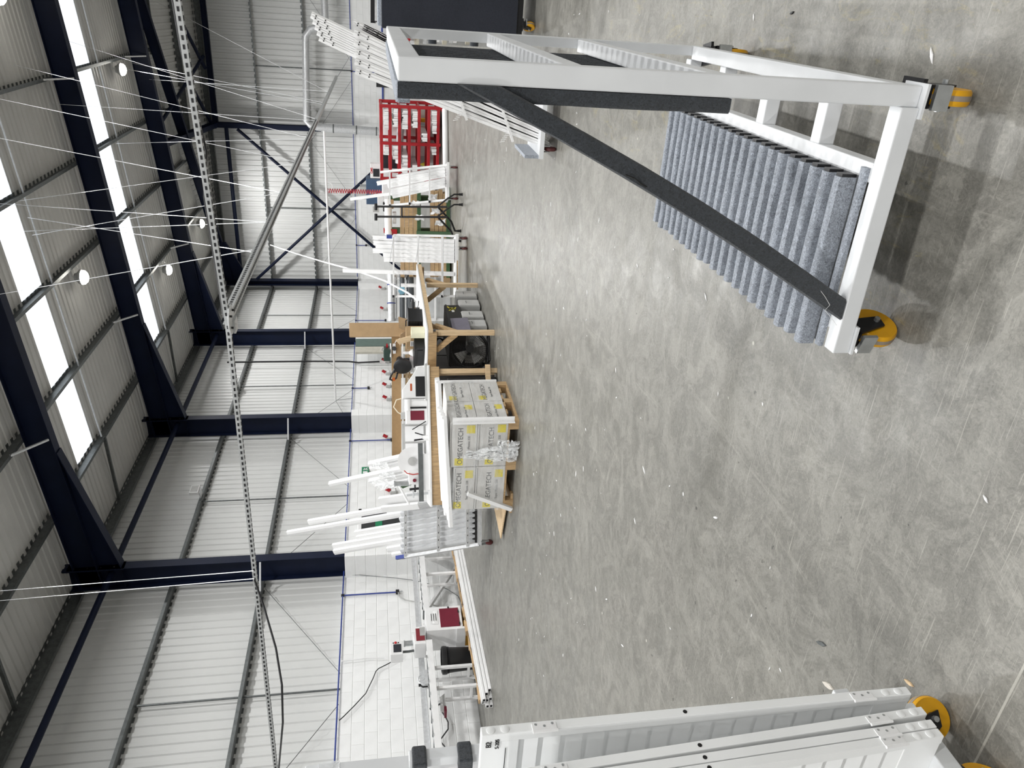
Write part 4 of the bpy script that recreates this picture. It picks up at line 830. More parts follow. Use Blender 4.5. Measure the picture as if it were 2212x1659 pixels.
for k, (dy, r_) in enumerate(((0.02,.05),(.10,.05),(.18,.045),(.27,.05),(.36,.05),(.45,.045))):
    zz = ztp+.03+(.012*k); single('frame_length', MB().sweep([(-.035,-.028),(.035,-.028),(.035,.01),(.02,.028),(-.02,.028),(-.035,.012)], (px0-.25+.05*(k % 3), py0+dy, zz-.115), (px1+.05+.3*(k > 3), py0+dy, zz-.0)), M_pvc, 'white frame length lying on the cartons, '+['front edge', 'second from front', 'third from front', 'fourth from front', 'fifth from front', 'rearmost'][k], 'profile', 'frame lengths on the pallet load')
single('corner_strip', MB().sweep([(0,0),(.06,0),(.06,.004),(.004,.004),(.004,.06),(0,.06)], (px1+.004, py0-.006, .06), (px1+.004, py0-.006, .80), up=(0,-1,0)), M_pvc, 'white corner strip standing at the near corner of the pallet load', 'strip')
single('corner_strip', MB().beam(AY(1105,1100,7.66), AY(1010,1066,7.66), .045, .05), M_pvc, 'white strip leaning at the left end of the pallet load', 'strip')
single('corner_strip', MB().beam((px1+.01, py1, .13), (px1+.01, py1, .86), .03, .03), M_pvc, 'white strip at the rear right corner of the pallet load', 'strip')
M_wrap = bpy.data.materials.new('stretch_film'); M_wrap.use_nodes = True; nt = M_wrap.node_tree; N = nt.nodes; b_ = N['Principled BSDF']
b_.inputs['Base Color'].default_value = (.85,.87,.88,1); b_.inputs['Roughness'].default_value = .2
tcx = N.new('ShaderNodeTexCoord'); mp_ = N.new('ShaderNodeMapping'); mp_.inputs['Scale'].default_value = (1, 1, 6); mp_.inputs['Rotation'].default_value = (.25, .35, 0); nx_ = N.new('ShaderNodeTexNoise'); nx_.inputs['Scale'].default_value = 3; nx_.inputs['Detail'].default_value = 5
nt.links.new(tcx.outputs['Object'], mp_.inputs[0]); nt.links.new(mp_.outputs[0], nx_.inputs['Vector']); mpr = N.new('ShaderNodeMapRange'); mpr.inputs['From Min'].default_value = .45; mpr.inputs['From Max'].default_value = .75; mpr.inputs['To Min'].default_value = .04; mpr.inputs['To Max'].default_value = .42; nt.links.new(nx_.outputs[0], mpr.inputs[0]); nt.links.new(mpr.outputs[0], b_.inputs['Alpha'])
g = .012
def wrapface(o, u, v, nu, nv, amp, seed): return crumple([o, o+u, o+u+v, o+v], nu, nv, amp, seed)
w1 = wrapface(Vector((px0-g,py0-g,.13)), Vector((px1-px0+2*g,0,0)), Vector((0,0,.68)), 30, 16, .004, 1); w2 = wrapface(Vector((px1+g,py0-g,.13)), Vector((0,py1-py0+2*g,0)), Vector((0,0,.70)), 24, 16, .004, 2)
tw = Thing('stretch_wrap', 'clear stretch wrap around the cartons on the pallet', 'film', (px1, py0, .13), world=True)
tw.part('front_wrap', w1, M_wrap, smooth=True); tw.part('side_wrap', w2, M_wrap, smooth=True)
tw.part('loose_tail', crumple([AY(1010,975,7.70), AY(1000,990,7.70), AY(1118,998,7.55), AY(1122,955,7.55)], 14, 7, .02, 6), M_film, smooth=True)
tail = Z(1112, 972, .07)
mb = crumple([tail+Vector((-.16,.02,.0)), tail+Vector((.13,0,.0)), tail+Vector((.10,.05,.18)), tail+Vector((-.10,.06,.22))], 9, 8, .03, 8); single('film_heap', mb, M_film, 'crumpled clear film hanging to the floor in front of the pallet', 'film', smooth=True)
p = [Z(1074,1096), Z(1099,1099), Z(1088,1163)]
single('plywood_offcut', MB().add([q+VUP*.03 for q in p]+[q+VUP*.045 for q in p], [(0,2,1),(3,4,5),(0,1,4,3),(1,2,5,4),(2,0,3,5)]), M_woodL, 'pointed plywood offcut on the floor left of the pallet', 'offcut')
single('packing_batten', MB().box((px0-.1, py0+.03, .0), (px0+.2, py0+.09, .03)), M_wood, 'pine batten under the left end of the pallet', 'batten')
# ================================================================ workbench A (runs away from the camera) and B (angled, behind the pallet)
def leg_(t, P, z1, s=.065, m=None): return t.part('leg', MB().box((P.x-s/2, P.y-s/2, 0), (P.x+s/2, P.y+s/2, z1)), m or M_woodL, bev=.003)
ZB_ = .97
ba = Thing('workbench', 'white-topped pine workbench running away, with the fan and grey drawers below', 'workbench', (-4.9, 11.1, 0), world=True)
ax0, ax1, ay0, ay1 = -5.5, -4.22, 9.86, 12.75
ba.part('worktop', MB().box((ax0, ay0, ZB_-.02), (ax1, ay1, ZB_)), M_white, bev=.002)
ba.part('side_apron', MB().box((ax1-.05, ay0, ZB_-.085), (ax1-.005, ay1, ZB_-.02)), M_woodL); ba.part('end_apron', MB().box((ax0, ay0+.005, ZB_-.14), (ax1-.05, ay0+.05, ZB_-.02)), M_wood); ba.part('rear_apron', MB().box((ax0, ay1-.05, ZB_-.13), (ax1-.05, ay1-.005, ZB_-.02)), M_wood)
for x, y in ((ax1-.085, ay0+.085), (ax1-.085, 11.92), (ax0+.04, ay0+.085), (ax0+.04, 12.6)):
    leg_(ba, Vector((x, y, 0)), ZB_-.13)
    for dx, dy in ((0, 1), (-1 if x > -5 else 1, 0)): ba.part('knee_brace', MB().beam((x+dx*.02, y+dy*.02, ZB_-.42), (x+dx*.27, y+dy*.27, ZB_-.14), .05, .07), M_wood)
bB0, bd_, bn_ = Vector((-4.62, 9.50, 0)), Vector((-.851, -.525, 0)), Vector((-.525, .851, 0))
def BB(s_, n_, z=0.0): return bB0+bd_*s_+bn_*n_+VUP*z
def bbox(mb, s0, s1, n0, n1, z0, z1): return mb.hexa([BB(s0,n0,z0),BB(s1,n0,z0),BB(s1,n1,z0),BB(s0,n1,z0),BB(s0,n0,z1),BB(s1,n0,z1),BB(s1,n1,z1),BB(s0,n1,z1)])
bb = Thing('workbench', 'brown timber workbench set at an angle behind the pallet of cartons', 'workbench', BB(.95,.4), world=True)
pl_ = [(-.02,-.02),(1.92,-.02),(1.92,.85),(.72,.85),(-.02,.40)]
bb.part('worktop', MB().add([BB(a,b_,ZB_-.015) for a, b_ in pl_]+[BB(a,b_,ZB_+.012) for a, b_ in pl_], [(4,3,2,1,0),(5,6,7,8,9)]+[(i,(i+1)%5,5+(i+1)%5,5+i) for i in range(5)]), M_white, bev=.002)
bb.part('front_apron', bbox(MB(), 0, 1.9, 0, .05, ZB_-.15, ZB_-.015), M_wood, bev=.003); bb.part('rear_apron', bbox(MB(), .75, 1.9, .78, .83, ZB_-.15, ZB_-.015), M_wood); bb.part('end_apron', bbox(MB(), 0, .05, .05, .38, ZB_-.15, ZB_-.015), M_wood); bb.part('end_apron', bbox(MB(), 1.85, 1.9, .05, .78, ZB_-.15, ZB_-.015), M_wood)
for s_ in (.06, 1.0, 1.82):
    for n_ in ((.09, .36) if s_ < .5 else (.09, .74)): bb.part('leg', bbox(MB(), s_-.035, s_+.035, n_-.035, n_+.035, 0, ZB_-.15), M_woodL if s_ < .5 else M_wood, bev=.003)
bb.part('stretcher', bbox(MB(), .97, 1.8, .71, .77, .22, .30), M_wood)
for s0, s1 in ((.95,.65),(1.05,1.4),(1.78,1.45)): bb.part('knee_brace', MB().beam(BB(s0,.09,.5), BB(s1,.09,ZB_-.16), .05, .07), M_wood)
bb.part('foot_batten', MB().beam(BB(-.02,.02,.14), BB(.42,-.02,.14), .03, .07), M_woodL)
# things on bench B
t = Thing('corner_cleaner', 'white bench machine with sloping side and orange label', 'machine', BB(.35,.35,ZB_+.012), world=True)
z = ZB_+.012
P = [BB(-.02,.15,z),BB(.42,.15,z),BB(.42,.15,z+.34),BB(.30,.15,z+.34),BB(-.02,.15,z+.12)]; Q = [p_+bn_*.3 for p_ in P]
t.part('body', MB().add(P+Q, [(4,3,2,1,0),(5,6,7,8,9)]+[(i,(i+1)%5,5+(i+1)%5,5+i) for i in range(5)]), M_white, bev=.006)
t.part('opening', bbox(MB(), .12, .40, .145, .15, z+.03, z+.16), M_dark); t.part('label', bbox(MB(), .22, .32, .146, .15, z+.21, z+.235), mat('orange_label', (.45,.08,.02), .5)); t.part('table', bbox(MB(), -.05, .45, .05, .15, z, z+.03), M_greyplastic)
t = Thing('crimping_machine', 'white bench machine with maroon plate and black handle', 'machine', BB(.62,.35,z), world=True)
t.part('body', bbox(MB(), .46, .78, .12, .5, z, z+.30), M_white, bev=.01); t.part('roller', MB().tube(BB(.44,.14,z+.27), BB(.6,.14,z+.27), .05, 14), M_white, smooth=True); t.part('panel', bbox(MB(), .60, .73, .112, .12, z+.05, z+.24), M_maroon); t.part('handle', bbox(MB(), .545, .57, .10, .12, z+.02, z+.26), M_black); t.part('lever', MB().tube(BB(.75,.10,z+.03), BB(.86,.08,z+.22), .007, 6), M_dark)
t = Thing('air_fitting', 'pale air regulator with looped hose behind the crimping machine', 'fitting', BB(.5,.6,z+.3), world=True)
t.part('hose', MB().path([BB(.40,.55,z+.34),BB(.42,.55,z+.42),BB(.52,.55,z+.46),BB(.60,.55,z+.40),BB(.64,.55,z+.33)], .009, 6), mat('cream_hose', (.7,.62,.48), .5)); t.part('regulator', bbox(MB(), .60, .70, .52, .60, z+.26, z+.36), M_greyplastic); t.part('tail', bbox(MB(), .70, .80, .55, .58, z, z+.3), M_greyplastic)
t = Thing('tool_cabinet', 'pale grey cabinet panel standing behind the bench machines', 'cabinet', BB(1.0,.75,z), world=True)
t.part('body', bbox(MB(), .76, 1.3, .70, .85, z, z+.34), M_greyplastic); t.part('door', bbox(MB(), .80, 1.02, .69, .70, z+.03, z+.30), M_white); t.part('door', bbox(MB(), 1.05, 1.27, .69, .70, z+.03, z+.30), M_white)
t = Thing('marker_pot', 'white pot of dark markers on the bench', 'pot', BB(.95,.12,z), world=True)
c = BB(.98,.12,z); t.part('pot', MB().lathe(c, [(0,0),(.035,0),(.04,.08),(.034,.08),(.03,.01)], 14), M_white, smooth=True)
for dx, dy, h in ((-.02,.02,.19),(.0,-.02,.20),(.02,.01,.17),(.01,.03,.18)): t.part('marker', MB().tube(c+Vector((dx,dy,.02)), c+Vector((dx*3.2,dy*3.2,h)), .008, 6), M_dark)
t = Thing('disc_sander', 'white round-guarded bench sander with red hose and grey fence', 'machine', BB(1.35,.35,z), world=True)
c = BB(1.30,.34,z+.22); t.part('disc_guard', MB().lathe(c, [(.0,0),(.17,0),(.20,.005),(.205,.03),(.195,.03),(.16,.012),(0,.012)], 28, axis=-bn_), M_pvc, smooth=True); t.part('hub', MB().lathe(c-bn_*.02, [(0,0),(.06,0),(.06,.03),(0,.04)], 18, axis=-bn_), M_greyplastic, smooth=True)
t.part('head', bbox(MB(), 1.44, 1.62, .18, .34, z+.12, z+.28), M_white, bev=.008); t.part('cylinder', MB().tube(BB(1.60,.22,z+.26), BB(1.60,.22,z+.46), .035, 12).tube(BB(1.60,.22,z+.46), BB(1.60,.22,z+.48), .04, 12), M_chrome, smooth=True); t.part('red_hose', MB().path([BB(1.42,.18,z+.34),BB(1.46,.17,z+.30),BB(1.48,.17,z+.22),BB(1.47,.17,z+.12)], .007, 6), mat('red_hose2', (.5,.05,.04), .4)); t.part('fence', bbox(MB(), 1.05, 1.85, .12, .15, z+.08, z+.145), M_galv); t.part('stand', bbox(MB(), 1.2, 1.7, .15, .4, z, z+.10), M_pvc); t.part('knob', MB().lathe(BB(1.56,.17,z+.20), [(0,0),(.025,0),(.025,.02),(0,.02)], 10, axis=-bn_), M_maroon)
for i, (s_, h, lb) in enumerate(((1.68,.26,'dark'),(1.76,.30,'pale'))): single('clamp', MB().tube(BB(s_,.45,z), BB(s_+.02,.46,z+h), .018, 8).tube(BB(s_-.05,.45,z+h*.7), BB(s_+.06,.45,z+h*.7), .012, 8), M_dark if i == 0 else M_galvL, lb+' bar clamp standing on the bench beside the sander', 'clamp')
single('paper_sheet', bbox(MB(), .9, 1.25, .03, .10, z+.001, z+.004), M_pvc, 'white paper sheet on the bench front edge', 'paper')
# brown board shelf behind bench B
DS = dep(BB(.9,.8))+.9
def SH(px, py, dd=0): return AD(px, py, DS+dd)
t = Thing('board_shelf', 'long brown fibreboard upstand with shelf behind the benches', 'shelf', (SH(870,860).x, SH(870,860).y, 0), world=True)
q0, q1 = SH(856, 722), SH(857, 1003)
t.part('upstand', MB().beam(q0, q1, .018, (SH(866,860)-SH(846,860)).length), M_mdf); t.part('shelf_board', MB().beam(SH(869,720,-.06), SH(871,1003,-.06), .14, .022), M_white); t.part('batten', MB().beam(SH(878,722), SH(879,1003), .03, .045), M_woodL); t.part('lower_batten', MB().beam(SH(884,726), SH(885,960), .02, .03), M_wood)
for py in (724, 812, 905, 1000): q = SH(860, py, .03); t.part('post', MB().box((q.x-.025,q.y-.025,0), (q.x+.025,q.y+.025,q.z+.02)), M_wood)
t = Thing('power_strip', 'white four-way power strip with black plug on the brown board', 'socket', SH(852,748), world=True)
t.part('strip', MB().beam(SH(851,742,-.02), SH(852,764,-.02), .03, .05), M_white, bev=.006); t.part('plug', MB().lathe(SH(852,753,-.05), [(0,0),(.035,0),(.035,.05),(0,.05)], 12, axis=-FWD), M_black); t.part('lead', MB().path([SH(853,741,-.03),SH(857,735,-.04),SH(864,731,-.04),SH(870,737,-.04)], .007, 6), M_white)
t = Thing('battery_charger', 'dark green battery charger with clips on the wall shelf', 'charger', SH(838,757), world=True)
t.part('body', MB().cbox(SH(836,764,.0), (.2,.15,.11)), mat('bottle_green', (.03,.06,.05), .4), bev=.01); t.part('coiled_leads', MB().path([SH(832,750),SH(826,752),SH(824,757),SH(830,760),SH(836,756),SH(834,750)], .012, 6), M_greyplastic); t.part('red_clip', MB().cbox(SH(836,747,-.02), (.06,.05,.03)), M_red); t.part('shelf', MB().beam(SH(843.5,742), SH(843.5,772), .14, .02), M_white)
# panels leaning at the column behind
for i, (a, b_, m, lb) in enumerate(((728,733,M_white,'white'),(733,749,mat('sage_green', (.11,.16,.14), .5),'sage green'),(750,762,mat('cream_panel', (.52,.50,.43), .5),'cream'))):
    p_, q_ = AX(772,a,-10.62), AX(772,b_,-10.62); single('shutter_sample', MB().box((-10.67,q_.y,0), (-10.6,p_.y,2.38)), m, lb+' sample panel mounted on the block pier', 'panel')
# ---- things on bench A
za = ZB_
def BA(px, py, zz): return Z(px, py, zz)
t = Thing('tall_carton', 'tall plain brown cardboard box standing on the workbench end', 'box', (-5.0, 10.9, za), world=True)
d_ = dep(Vector((-4.95,10.75,za)))+.45; lo, hi = AD(864,727,d_), AD(755,697,d_)
base_z = za
u_ = (AD(860,697,d_)-AD(860,727,d_)); u_.z = 0; ul = u_.length; u_.normalize(); v_ = Vector((-u_.y, u_.x, 0))
c = AD(862,727,d_); c.z = base_z
t.part('body', MB().hexa([c,c+u_*ul,c+u_*ul+v_*.16,c+v_*.16,c+VUP*(hi.z-base_z),c+u_*ul+VUP*(hi.z-base_z),c+u_*ul+v_*.16+VUP*(hi.z-base_z),c+v_*.16+VUP*(hi.z-base_z)]), M_card, bev=.004)
t.part('tape', MB().hexa([c+VUP*(hi.z-base_z)+v_*.07,c+u_*ul+VUP*(hi.z-base_z)+v_*.07,c+u_*ul+VUP*(hi.z-base_z)+v_*.1,c+VUP*(hi.z-base_z)+v_*.1]+[q_+VUP*.001 for q_ in (c+VUP*(hi.z-base_z)+v_*.07,c+u_*ul+VUP*(hi.z-base_z)+v_*.07,c+u_*ul+VUP*(hi.z-base_z)+v_*.1,c+VUP*(hi.z-base_z)+v_*.1)]), mat('brown_tape', (.36,.22,.10), .3))
def crate(name, label, cat, cx, cy, w, dpt, h, m, z0=None, rz=-.0):
    tt = Thing(name, label, cat, (cx, cy, za if z0 is None else z0), rz); tt.part('body', MB().hexa([(-w/2*.94,-dpt/2*.94,0),(w/2*.94,-dpt/2*.94,0),(w/2*.94,dpt/2*.94,0),(-w/2*.94,dpt/2*.94,0),(-w/2,-dpt/2,h),(w/2,-dpt/2,h),(w/2,dpt/2,h),(-w/2,dpt/2,h)]), m, bev=.006); return tt
P1 = BA(913,688,za); P2 = BA(917,748,za)
c1_ = crate('tool_case', 'black ribbed tool case on the workbench beside the open carton', 'tool case', P1.x-.12, P1.y+.1, .36, .30, .20, M_black, rz=-.35)
for k in range(4): c1_.part('rib', MB().box((-.185,-.155,.04+k*.04), (.185,-.150,.055+k*.04)), M_dark)
c1_.part('lid', MB().box((-.186,-.156,.20), (.186,.156,.225)), M_black, bev=.006); c1_.part('handle', MB().path([(-.07,0,.225),(-.06,0,.25),(.06,0,.25),(.07,0,.225)], .01, 6), M_dark)
c2_ = crate('storage_crate', 'black open plastic crate on the front end of the workbench', 'crate', P2.x-.10, P2.y+.10, .44, .30, .15, M_black, rz=-.45)
c2_.part('rim', MB().box((-.23,-.16,.135), (.23,-.145,.155)).box((-.23,.145,.135), (.23,.16,.155)).box((-.23,-.145,.135), (-.215,.145,.155)).box((.215,-.145,.135), (.23,.145,.155)), M_dark); c2_.part('panel', MB().box((-.16,-.153,.03), (.16,-.15,.11)), M_dark)
P3 = BA(918,715,za); t = Thing('foam_block', 'pale yellow foam block with raised flap between the black cases', 'foam', (P3.x-.05, P3.y+.06, za), -.4)
M_foam = mat('pale_foam', (.72,.70,.52), .8); t.part('block', MB().box((-.06,-.06,0), (.06,.06,.20)), M_foam, bev=.004); t.part('flap', MB().hexa([(-.16,-.02,.20),(.0,-.06,.20),(.0,-.055,.205),(-.16,-.015,.205),(-.30,.04,.36),(-.16,.0,.42),(-.16,.005,.425),(-.30,.045,.365)]), M_woodL)
t = Thing('open_carton', 'open cardboard box with flaps behind the black tool case', 'box', (P1.x-.45, P1.y+.55, za), -.45)
t.part('body', MB().box((-.16,-.13,0), (.16,-.126,.24)).box((-.16,.126,0), (.16,.13,.24)).box((-.16,-.13,0), (-.156,.13,.24)).box((.156,-.13,0), (.16,.13,.24)).box((-.16,-.13,0), (.16,.13,.004)), M_card)
t.part('flap', MB().hexa([(-.16,-.13,.24),(.16,-.13,.24),(.16,-.126,.24),(-.16,-.126,.24),(-.15,-.20,.33),(.15,-.20,.33),(.15,-.196,.335),(-.15,-.196,.335)]), M_card); t.part('flap', MB().hexa([(.16,-.13,.24),(.164,-.13,.24),(.164,.13,.24),(.16,.13,.24),(.22,-.12,.35),(.224,-.12,.35),(.224,.12,.35),(.22,.12,.35)]), M_card)
t = Thing('labelled_carton', 'small brown carton with white address label below the tall box', 'box', (P3.x-.28, P3.y+.40, za), -.45)
t.part('body', MB().box((-.13,-.12,0), (.13,.12,.26)), M_card, bev=.004); t.part('label', MB().box((-.06,-.1215,.10), (.06,-.12,.20)), M_pvc)
for k in range(4): t.part('label_line', MB().box((-.05,-.1225,.115+k*.02), (.04,-.1215,.122+k*.02)), M_ink)
single('yellow_box', MB().hexa([(P3.x-.18+a,P3.y+.15+b_,za+c_) for a, b_, c_ in ((-.05,-.04,0),(.06,-.04,0),(.06,.04,0),(-.05,.04,0),(-.05,-.04,.15),(.05,-.04,.16),(.05,.04,.16),(-.05,.04,.15))]), M_yel, 'small yellow packet on the workbench under the tall box', 'packet')
t = Thing('glue_bottle', 'white plastic bottle with nozzle on the workbench', 'bottle', (P2.x-.30, P2.y+.42, za))
t.part('body', MB().lathe((0,0,0), [(0,0),(.05,0),(.055,.02),(.055,.16),(.03,.20),(.02,.21),(.02,.25),(0,.25)], 18), M_pvc, smooth=True); t.part('cap', MB().lathe((0,0,.25), [(.024,0),(.02,.04),(0,.045)], 14), M_white, smooth=True); t.part('label', MB().lathe((0,0,.05), [(.056,0),(.056,.08)], 18), M_greyplastic)
single('red_box', MB().cbox((BA(912,774,za).x-.03, BA(912,774,za).y+.05, za+.06), (.16,.12,.12)), mat('bright_red', (.55,.02,.02), .4), 'bright red box beside the mitre saw', 'box', bev=.006)
# mitre saw
sw = BA(912, 790, za); t = Thing('mitre_saw', 'black mitre saw with curved guard on the white bench block', 'saw', (sw.x-.1, sw.y+.15, za), -.5)
t.part('bench_block', MB().box((-.22,-.15,0), (.22,.15,.10)), M_white, bev=.006); t.part('turntable', MB().lathe((0,-.02,.10), [(0,0),(.15,0),(.15,.03),(0,.03)], 24), M_greyplastic, smooth=True)
t.part('blade_guard', MB().lathe((.03,.03,.30), [(0,0),(.10,0),(.14,.01),(.145,.05),(.12,.07),(0,.07)], 26, axis=(.25,-1,0)), M_black, smooth=True); t.part('motor', MB().tube((.05,.08,.32), (-.06,.2,.34), .055, 14), M_black, smooth=True)
t.part('arm', MB().path([(.0,.16,.12),(-.02,.17,.28),(-.08,.1,.40),(-.14,.0,.44)], .028, 8), M_dark, smooth=True); t.part('handle', MB().path([(.02,-.04,.42),(-.06,-.10,.48),(-.15,-.12,.50),(-.21,-.10,.46),(-.19,-.07,.40),(-.10,-.04,.38)], .016, 8), M_black, smooth=True); t.part('orange_trim', MB().box((-.20,-.12,.42), (-.15,-.09,.46)), mat('orange_plastic', (.6,.13,.02), .4)); t.part('fence', MB().box((-.2,.05,.13), (.2,.07,.19)), M_galvL)
t = Thing('hand_drill', 'black and yellow cordless drill lying on the bench', 'drill', (BA(905,660,za).x, BA(905,660,za).y, za), .4)
t.part('motor_body', MB().tube((-.11,0,.10), (.06,0,.10), .035, 14), M_black, smooth=True); t.part('chuck', MB().tube((.06,0,.10), (.12,0,.10), .022, 12, r2=.015), M_dark, smooth=True); t.part('grip', MB().beam((-.05,0,.09), (-.08,0,.01), .035, .04), M_yellow); t.part('battery', MB().box((-.13,-.035,0), (-.03,.035,.035)), M_black, bev=.004)
t = Thing('drill_charger', 'white and black chargers beside the drill', 'charger', (BA(908,668,za).x-.15, BA(908,668,za).y+.2, za), .2); t.part('body', MB().box((-.09,-.07,0), (.09,.07,.07)), M_black, bev=.01); t.part('top', MB().box((-.05,-.05,.07), (.05,.05,.10)), M_white); t.part('lead', MB().path([(.09,0,.03),(.14,.02,.02),(.18,.1,.015)], .006, 6), M_cable)
# ---- things under bench A
for i, (px, py) in enumerate(((1030,664),(1037,676),(1046,690),(1053,703))):
    q = Z(px+1, py); t = Thing('drawer_cabinet', 'pale grey drawer box on the floor under the workbench, '+['farthest', 'second farthest', 'third', 'nearest'][i], 'cabinet', (-4.75, q.y+.05, 0), group='grey drawer boxes under the bench')
    t.part('body', MB().box((-.3,-.13,.02), (.30,.13,.36)), M_greyplastic, bev=.006); t.part('front', MB().box((.30,-.12,.03), (.312,.12,.35)), mat('drawer_grey', (.50,.50,.49), .5), bev=.003); t.part('handle', MB().path([(.312,-.03,.24),(.33,-.03,.24),(.33,.03,.24),(.312,.03,.24)], .004, 6), M_galv)
t = Thing('black_tool_chest', 'black tool chest with yellow print on top of the grey drawers', 'tool chest', (-4.75, 10.85, .36), 0)
t.part('body', MB().box((-.28,-.50,0), (.30,.55,.24)), M_black, bev=.01); t.part('lid', MB().box((-.285,-.505,.20), (.305,.555,.225)), M_dark); t.part('yellow_print', MB().beam((.302,.28,.10), (.302,.48,.20), .002, .03).beam((.302,.30,.18), (.302,.44,.06), .002, .025).box((.301,.36,.07), (.303,.42,.17)), M_yel); t.part('white_print', MB().box((.302,.24,.10), (.304,.32,.14)), M_pvc)
single('grey_sheet', MB().hexa([(-4.42,10.25,.30),(-4.39,10.25,.30),(-4.39,10.72,.30),(-4.42,10.72,.30),(-4.44,10.22,.56),(-4.41,10.22,.56),(-4.41,10.74,.56),(-4.44,10.74,.56)]), mat('lavender_grey', (.17,.16,.20), .6), 'lavender grey sheet leaning on the black tool chest', 'sheet')
t = Thing('under_shelf', 'dark grey cupboard at the back under the workbench', 'cupboard', (-5.35, 11.2, 0), world=True); t.part('carcass', MB().box((-5.48,10.2,0), (-5.30,12.4,.80)), M_greyplastic); t.part('door', MB().box((-5.30,10.25,.03), (-5.285,11.25,.77)), mat('mid_grey', (.20,.20,.21), .5)); t.part('door', MB().box((-5.30,11.3,.03), (-5.285,12.35,.77)), mat('mid_grey', (.2,.2,.21), .5))
single('coiled_cable', MB().path([(-5.1+.09*math.cos(a),11.35+.0,.68+.06*math.sin(a)-.003*a) for a in np.linspace(0, 12, 50)], .012, 6), M_black, 'black coiled cable hanging in the dark under the workbench', 'cable')
# floor fan
fc = Z(1058, 760); fa = Vector((.55, -.835, 0)).normalized(); c = Vector((fc.x-.02, fc.y+.12, .30))
t = Thing('floor_fan', 'black drum floor fan with wire grille standing before the workbench', 'fan', (c.x, c.y, 0), world=True)
sd_ = Vector((fa.y, -fa.x, 0)); R_ = .275
def ring(r, o): return [c+fa*o+(sd_*math.cos(a)+VUP*math.sin(a))*r for a in np.linspace(0, 2*math.pi, 33)[:-1]]
t.part('rim', MB().path(ring(R_, 0), .010, 6, closed=True).path(ring(R_, .11), .008, 6, closed=True), M_black, smooth=True)
gr = MB()
for i in range(48):
    a = 2*math.pi*i/48; v = sd_*math.cos(a)+VUP*math.sin(a); a2 = a+.25; v2 = sd_*math.cos(a2)+VUP*math.sin(a2)
    gr.path([c+fa*.13+v*.05, c+fa*.125+v*.12, c+fa*.115+v2*.2, c+fa*.10+v2*R_, c+v2*R_], .0022, 4)
for r in (.09,.14,.19,.235): gr.path(ring(r, .12), .002, 4, closed=True)
t.part('grille', gr, M_dark, kind='stuff'); t.part('hub', MB().lathe(c+fa*.12, [(0,0),(.06,0),(.06,.012),(0,.015)], 20, axis=fa), M_black, smooth=True); t.part('motor', MB().lathe(c-fa*.14, [(0,0),(.06,0),(.065,.02),(.065,.16),(0,.16)], 18, axis=fa), M_black, smooth=True)
for k in range(4):
    a = k*math.pi/2+.5; u1 = sd_*math.cos(a)+VUP*math.sin(a); u2 = sd_*math.cos(a+.8)+VUP*math.sin(a+.8); t.part('blade', MB().hexa([c+fa*.02+u1*.05,c+fa*.06+u2*.05,c+fa*.062+u2*.05,c+fa*.022+u1*.05,c+fa*.01+u1*.24,c+fa*.07+u2*.24,c+fa*.072+u2*.24,c+fa*.012+u1*.24]), M_greyplastic)
t.part('stand', MB().path([c+sd_*(R_+.03)+VUP*.02, c+sd_*(R_+.03)-VUP*.16, c+sd_*.22-VUP*.285-fa*.05, c-sd_*.22-VUP*.285-fa*.05, c-sd_*(R_+.03)-VUP*.16, c-sd_*(R_+.03)+VUP*.02], .013, 8), mat('grey_tube', (.25,.25,.26), .35, metal=.6), smooth=True)
t.part('foot', MB().path([c+sd_*.2-VUP*.285-fa*.05, c+sd_*.18-VUP*.287+fa*.15, c-sd_*.18-VUP*.287+fa*.15, c-sd_*.2-VUP*.285-fa*.05], .012, 8), M_black, smooth=True)
single('fan_lead', MB().path([c-sd_*.25-VUP*.24, c-sd_*.32-VUP*.27+fa*.02, Vector((c.x-.36,c.y+.2,.03)), Vector((c.x-.3,c.y+.6,.012)), Vector((c.x-.25,c.y+1.0,.012))], .008, 6), M_cable, 'black fan lead on the floor', 'cable')
# ---- under and around bench B
single('tool_bag', MB().hexa([BB(.15,.0,.02),BB(.23,.0,.02),BB(.23,.35,.02),BB(.15,.35,.02),BB(.16,.0,.72),BB(.24,.0,.72),BB(.24,.3,.72),BB(.16,.3,.72)]), M_black, 'tall black instrument bag standing under the angled workbench', 'bag', bev=.02)
t = Thing('maroon_machine', 'white floor machine with maroon panel seen under the workbench', 'machine', (-6.1, 11.3, 0), world=True)
t.part('body', MB().box((-6.5,10.9,.05), (-5.85,11.7,.85)), M_white, bev=.01); t.part('panel', MB().box((-6.3,10.885,.35), (-6.0,10.9,.6)), M_maroon); t.part('plinth', MB().box((-6.45,10.95,0), (-5.9,11.65,.05)), M_dark)
for i, (p_, q_) in enumerate((((-5.9,10.3,.05),(-5.75,10.9,.9)),((-6.0,10.2,.05),(-5.95,10.8,.88)))): single('leaning_profile', MB().beam(p_, q_, .04, .05), M_pvc, 'white profile offcut leaning under the bench, '+['right', 'left'][i]+' one', 'profile')
for i, (s_, n_, w, h, m, nm) in enumerate(((.55,.55,.3,.25,M_white,'white'),(1.25,.6,.35,.22,M_card,'brown'),(1.6,.5,.25,.3,M_greyplastic,'grey'))): single('small_crate', bbox(MB(), s_-w/2, s_+w/2, n_-.13, n_+.13, .0, h), m, nm+' box on the floor under the angled workbench', 'box', bev=.006)
single('corrugated_offcut', MB().beam(BB(1.35,-.12,.18), BB(1.72,-.10,.62), .02, .14), M_card, 'corrugated cardboard offcut leaning between bench and pallet', 'cardboard')
